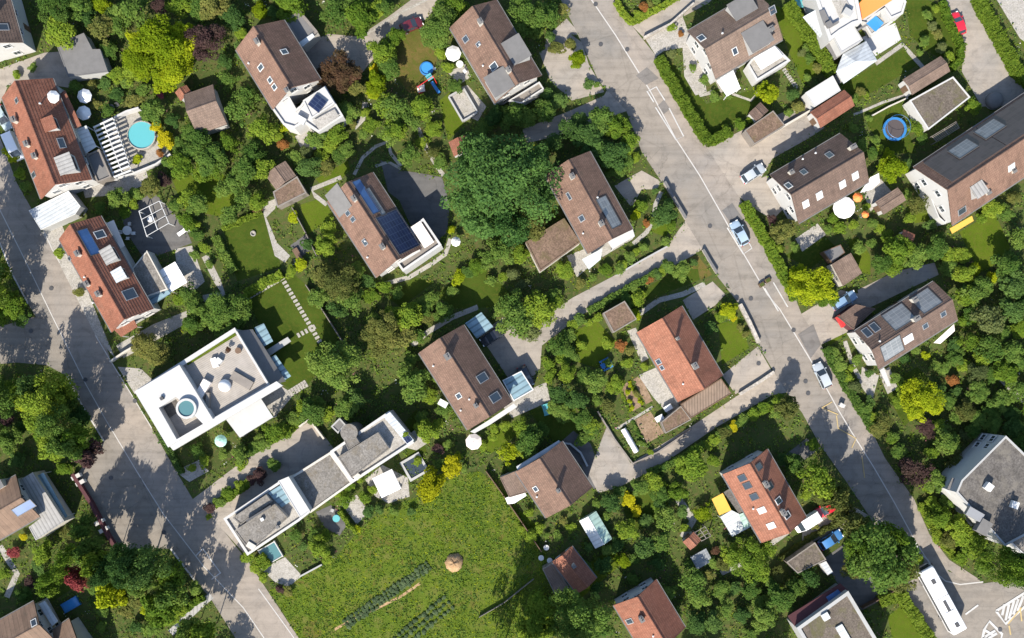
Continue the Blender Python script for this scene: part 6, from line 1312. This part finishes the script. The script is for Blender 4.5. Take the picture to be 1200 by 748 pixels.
hedge('long clipped bright hedge along the lawn of the white gabled house and the main road', [(772, 68), (800, 117), (830, 166), (856, 154)], 11, 1.5, 'h', 'the hedge of the white-gabled house')
hedge('lime green clipped hedge between the narrow lawn and the white modern house', [(924, 4), (950, 42), (977, 86)], 12, 1.8, 'h', 'the lime hedge by the white terraces')
hedge('long straight bright hedge along the kerb beside the pale blue car', [(872, 238), (900, 285), (934, 350)], 10, 1.6, 'b', 'the straight kerbside hedge')
hedge('curved low hedge between the car lane and a shrub garden', [(1104, 2), (1118, 35), (1127, 52), (1126, 70), (1116, 80)], 7, 1.2, 'b', 'the curved lane hedge')
hedge('bright clipped hedge on the outer side of the red car lane', [(1146, -4), (1170, 40), (1194, 84), (1212, 100)], 12, 1.6, 'h', 'the hedge beyond the red car lane')
hedge('low hedge around the flower plot at the top of the main road', [(722, 2), (730, 16), (741, 26), (770, 10), (795, -4)], 6, .9, 'b', None)
hedge('low lime hedge along the upper side of the square lawn', [(261, 268), (282, 259), (306, 248)], 5, .8, 'h')
hedge('leafy low hedge on the outer left side of the square lawn', [(252, 278), (262, 298), (274, 318)], 9, 1.1, 'm')
hedge('leafy hedge between the square lawn and the long stepping stone lawn', [(288, 345), (308, 332), (330, 321)], 9, 1.3, 'b')
hedge('bright hedge corner of the lawn beside the white bus', [(1032, 706), (1056, 697), (1074, 724), (1092, 752)], 12, 1.5, 'h', 'the hedge corner beside the bus')
hedge('short thick bright hedge at the corner of the grey stepped building', [(303, 652), (313, 665)], 11, 1.4, 'b')
hedge('narrow green hedge strip between terraces below the grey stepped building', [(398, 600), (410, 617), (418, 624)], 4, 1.2, 'b')
hedge('hedge along the upper edge of the shaded drive by the white modern house', [(278, 535), (305, 522), (335, 505), (355, 488)], 9, 1.3, 'b')
hedge('low hedge on the lower edge of the drive beside the stepped building', [(252, 592), (272, 580), (292, 565)], 8, 1.0, 'b')
hedge('low kerbside hedge under the white modern house', [(186, 508), (200, 530), (212, 555)], 6, .9, 'd')
hedge('low verge hedge along the curved lower end of the main road', [(1082, 596), (1098, 625), (1112, 645), (1130, 660)], 7, .9, 'h')
hedge('green hedge beside the parked van and red car of the skylight house', [(945, 634), (965, 622), (985, 612)], 5, 1.0, 'v')
hedge('low hedge between pavement and shrubs of the double house', [(968, 408), (985, 440), (1002, 468), (1025, 505)], 8, 1.2, 'm')
hedge('dark hedge along the lane opposite the bright orange house', [(690, 365), (715, 350), (745, 333), (770, 320)], 7, 1.0, 'm')
hedge('bright hedge at the lower edge of the path at the bottom left', [(170, 742), (205, 722), (238, 700)], 7, 1.0, 'b')
hedge('hedge behind the lower lane leading to the sandy court', [(760, 555), (795, 540), (850, 505), (905, 472)], 7, 1.1, 'm')
hedge('lime hedge by the blue car garage', [(915, 655), (930, 645), (945, 635)], 4, .9, 'v')

# vegetable rows: single cabbages, rows of bean plants
def rows(label, group, a, b, n, off, nrow, k, r):
    base = VAR['shrub'][0]
    for j in range(nrow):
        for i in range(n):
            u = i/(n-1); x = a[0]+(b[0]-a[0])*u+off[0]*j+rt.uniform(-.8, .8); y = a[1]+(b[1]-a[1])*u+off[1]*j+rt.uniform(-.8, .8); rr = r*rt.uniform(.75, 1.25)
            o = ob('vegetable_plant', rt.choice(VAR['shrub'])); o.location = W(x, y, rr*.4); o.scale = (rr, rr, rr*.6); o.rotation_euler.z = rt.uniform(0, 6); o.material_slots[0].link = 'OBJECT'; o.material_slots[0].material = LEAF[k][1]; tag(o, label, 'vegetable plant', group)
LEAF['g'] = ('blue green', m_leaf('leaf_bluegreen', (.075, .125, .055), (.12, .165, .08)))
rows('blue green vegetable plant in the long upper meadow row', 'vegetables in the upper meadow row', (404, 728), (500, 660), 24, (2, 3.4), 3, 'g', .42)
rows('blue green vegetable plant in the lower meadow bed', 'vegetables in the lower meadow bed', (462, 748), (520, 700), 13, (5, 6), 3, 'g', .45)
rows('green plant in the long dug bed beside the timber annex', 'plants in the dug beds', (727, 458), (738, 482), 8, (8, -4), 1, 'b', .4)
rows('green plant along the edge of the wide dug bed', 'plants beside the wide dug bed', (741, 494), (755, 520), 9, (4, -2), 1, 'm', .45)
rows('lime green plant between the two upper dug beds', 'plants between the dug beds', (738, 448), (752, 474), 9, (3, -1.5), 1, 'l', .4)

# ------------------------------------------------------------------ ground cover and grass nobody could count
def inside(P, X, Y):
    r = np.zeros(len(X), bool); n = len(P); j = n-1
    for i in range(n):
        xi, yi = P[i]; xj, yj = P[j]; c = ((yi > Y) != (yj > Y)) & (X < (xj-xi)*(Y-yi)/(yj-yi+1e-12)+xi); r ^= c; j = i
    return r
def masked(n, x0, x1, y0, y1, rng, bad, good=None):
    X = rng.uniform(x0, x1, n); Y = rng.uniform(y0, y1, n); ok = np.ones(n, bool) if good is None else np.zeros(n, bool)
    for P in (good or []): ok |= inside(P, X, Y)
    for P in bad: ok &= ~inside(P, X, Y)
    return X[ok], Y[ok]
x0, x1, y0, y1 = (-100-NX)*S, (1300-NX)*S, (NY-848)*S, (NY+90)*S
def cover(name, n, k, hmax, size, per, rng, bad, good=None, sizes=1.0, box=None, thick=.3):
    X, Y = masked(n, *(box or (x0, x1, y0, y1)), rng, bad, good)
    # plants gather in patches: bilinear noise on random lattices at two scales
    f = 0
    for sc, am in ((4.1, .9), (1.6, .6)):
        la = rng.uniform(-1, 1, (256, 256)); gx, gy = X/sc+120, Y/sc+120; ix, iy = gx.astype(int), gy.astype(int); fx, fy = gx-ix, gy-iy
        f = f+am*((la[ix, iy]*(1-fx)+la[ix+1, iy]*fx)*(1-fy)+(la[ix, iy+1]*(1-fx)+la[ix+1, iy+1]*fx)*fy)
    keep = rng.uniform(-1, 1, len(X)) < f*1.4+thick; X, Y = X[keep], Y[keep]
    hh = hmax*rng.uniform(.25, 1, len(X)); C = np.repeat(np.stack([X, Y, hh*.5], 1), per, 0); m = len(C)
    C += rng.normal(0, 1, (m, 3))*np.stack([np.repeat(hh*.5+.1, per)]*2+[np.repeat(hh*.25, per)], 1); C[:, 2] = np.maximum(C[:, 2], .04)
    N = np.tile(np.array([0, 0, 1.0]), (m, 1)); o = ob(name, leaf_mesh(name, C, N, np.full(m, size), rng, [LEAF[k][1]], .6)); tag(o, kind='stuff'); return o
GR = np.random.default_rng(3); BAD = NOGROW+FOOT; BADL = BAD+LAWNS
cover('undergrowth', 11000, 'd', .6, .15, 7, GR, BADL)
cover('undergrowth', 24000, 'm', .5, .14, 6, GR, BADL)
cover('undergrowth', 17000, 'b', .42, .13, 6, GR, BADL)
cover('undergrowth', 7000, 'v', .5, .13, 6, GR, BADL)
for kk, nn in (('w', 900), ('k', 700), ('y', 600), ('l', 1500)): cover('flowers', nn, kk, .6, .09, 5, GR, BADL, thick=-.1)
MEADOW = [P for P, o in zip(LAWNS, range(99)) if len(P) == 15]
cover('meadow_grass', 12000, 'b', .20, .11, 4, GR, BAD, MEADOW, box=((310-NX)*S, (670-NX)*S, (NY-830)*S, (NY-540)*S))
cover('meadow_grass', 9000, 'm', .24, .12, 4, GR, BAD, MEADOW, box=((310-NX)*S, (670-NX)*S, (NY-830)*S, (NY-540)*S))
cover('meadow_grass', 2500, 'l', .14, .09, 4, GR, BAD, MEADOW, box=((310-NX)*S, (670-NX)*S, (NY-830)*S, (NY-540)*S))

# ------------------------------------------------------------------ labels of trees and bushes, told apart by what stands next to them
def label_plants():
    T = TREES; A = np.array([[l[1], l[2]] for l in LMK]); Rr = np.array([l[3] for l in LMK]); XY = np.array([[t[3], t[4]] for t in T]); RT = np.array([t[5] for t in T])
    gap = np.linalg.norm(XY[:, None]-A[None], axis=2)-Rr[None]; near = np.argsort(gap, axis=1); key = [f'{t[2]} {t[1]}' for t in T]; by = {}
    for i, k in enumerate(key): by.setdefault(k, []).append(i)
    used = {}; ORD = ['', 'second ', 'third ']
    def size(i): r = T[i][5]; n = T[i][1]; return ('large ' if r > 3.2 else 'small ' if r < 2.1 else '') if n == 'tree' else ('tiny ' if r < .8 else 'low ' if r < 1.15 else 'rounded ')
    def put(i, s):
        if s in used or len(s.split()) > 16: return False
        used[s] = i; o = T[i][0]; tag(o, s, T[i][1]); return True
    for i, t in enumerate(T):
        k = key[i]; peers = by[k]; done = False
        if len(peers) == 1: done = put(i, f'{size(i)}{k} near {LMK[near[i][0]][0]}')
        a = near[i][0]
        if not done:      # the only one of its colour by this landmark
            same = [j for j in peers if gap[j][a] < max(gap[i][a], 6)+3]
            if len(same) == 1: done = put(i, f'{size(i)}{k} beside {LMK[a][0]}' if gap[i][a] < 5 else f'{size(i)}{k} nearest {LMK[a][0]}')
        if not done:      # the largest by this landmark
            same = [j for j in peers if near[j][0] == a and gap[j][a] < 14]
            if len(same) > 1 and i == max(same, key=lambda j: RT[j]) and sorted([RT[j] for j in same])[-2] < RT[i]*.85: done = put(i, f'largest of the {k}s beside {LMK[a][0]}')
        if not done:
            for b in near[i][:9]:
                od = sorted(peers, key=lambda j: gap[j][b])[:3]
                if i in od and gap[i][b] < 30:
                    done = put(i, f'{ORD[od.index(i)]}{k} {"closest to" if od.index(i) == 0 else "closest to"} {LMK[b][0]}'.replace('second ', 'second-closest ').replace('third ', 'third-closest ').replace('closest to', 'closest to') if od.index(i) == 0 else f'{ORD[od.index(i)].strip()}-closest {k} to {LMK[b][0]}')
                    if done: break
        if not done:      # between two landmarks
            for b in near[i][1:10]:
                a_, b_ = A[a], A[b]; d = b_-a_; L = np.hypot(*d)
                def btw(j): u = ((XY[j]-a_) @ d)/(L*L); return 0.08 < u < .92 and abs(np.cross(d, XY[j]-a_))/L < 3.5
                if btw(i) and sum(btw(j) for j in peers) == 1: done = put(i, f'{k} between {LMK[a][0]} and {LMK[b][0]}')
                if done: break
        if not done:
            for b in near[i][1:8]:
                s1 = f'{size(i)}{k} by {LMK[a][0]}, on the side facing {LMK[b][0]}'
                if put(i, s1): done = True; break
        if not done: s = f'{k} in the greenery around {LMK[a][0]}'; tag(t[0], s, t[1])
        grp = {'tree': 'trees of the gardens', 'bush': 'bushes of the gardens', 'conifer': 'conifers'}[t[1]]; t[0]['group'] = grp

def merge_rest(keep=285):
    # past the largest bushes, the remaining small ones read as one mass of shrubbery
    B = [t for t in TREES if t[1] == 'bush']; Wd = 604*S
    vis = lambda t: t[5]*(1 if abs(t[3]) < Wd and -(760-NY)*S < t[4] < (NY+8)*S else 0)
    B.sort(key=vis, reverse=True); rest = B[keep:]; V = []; MI = []; LF = []; mats = []
    for t in rest:
        o = t[0]; me = o.data; n = len(me.vertices); v = np.empty(n*3, np.float32); me.vertices.foreach_get('co', v); v = v.reshape(-1, 3)*np.array(o.scale); a = o.rotation_euler.z
        v = np.stack([v[:, 0]*math.cos(a)-v[:, 1]*math.sin(a), v[:, 0]*math.sin(a)+v[:, 1]*math.cos(a), v[:, 2]], 1)+np.array(o.location); V.append(v)
        m = o.material_slots[0].material
        if m not in mats: mats.append(m)
        MI.append(np.full(n//4, mats.index(m), np.int32)); l = np.empty(n//4, np.float32); me.attributes['leaf'].data.foreach_get('value', l); LF.append(l); TREES.remove(t); D.objects.remove(o)
    V = np.concatenate(V); n = len(V)//4; me = D.meshes.new('shrubbery'); me.vertices.add(4*n); me.vertices.foreach_set('co', V.reshape(-1).astype(np.float32)); me.loops.add(4*n); me.loops.foreach_set('vertex_index', np.arange(4*n, dtype=np.int32))
    me.polygons.add(n); me.polygons.foreach_set('loop_start', np.arange(0, 4*n, 4, dtype=np.int32)); me.polygons.foreach_set('loop_total', np.full(n, 4, np.int32))
    at = me.attributes.new('leaf', 'FLOAT', 'FACE'); at.data.foreach_set('value', np.concatenate(LF))
    for m in mats: me.materials.append(m)
    me.polygons.foreach_set('material_index', np.concatenate(MI)); me.update(calc_edges=True); tag(ob('shrubbery', me), kind='stuff')
merge_rest()
label_plants()
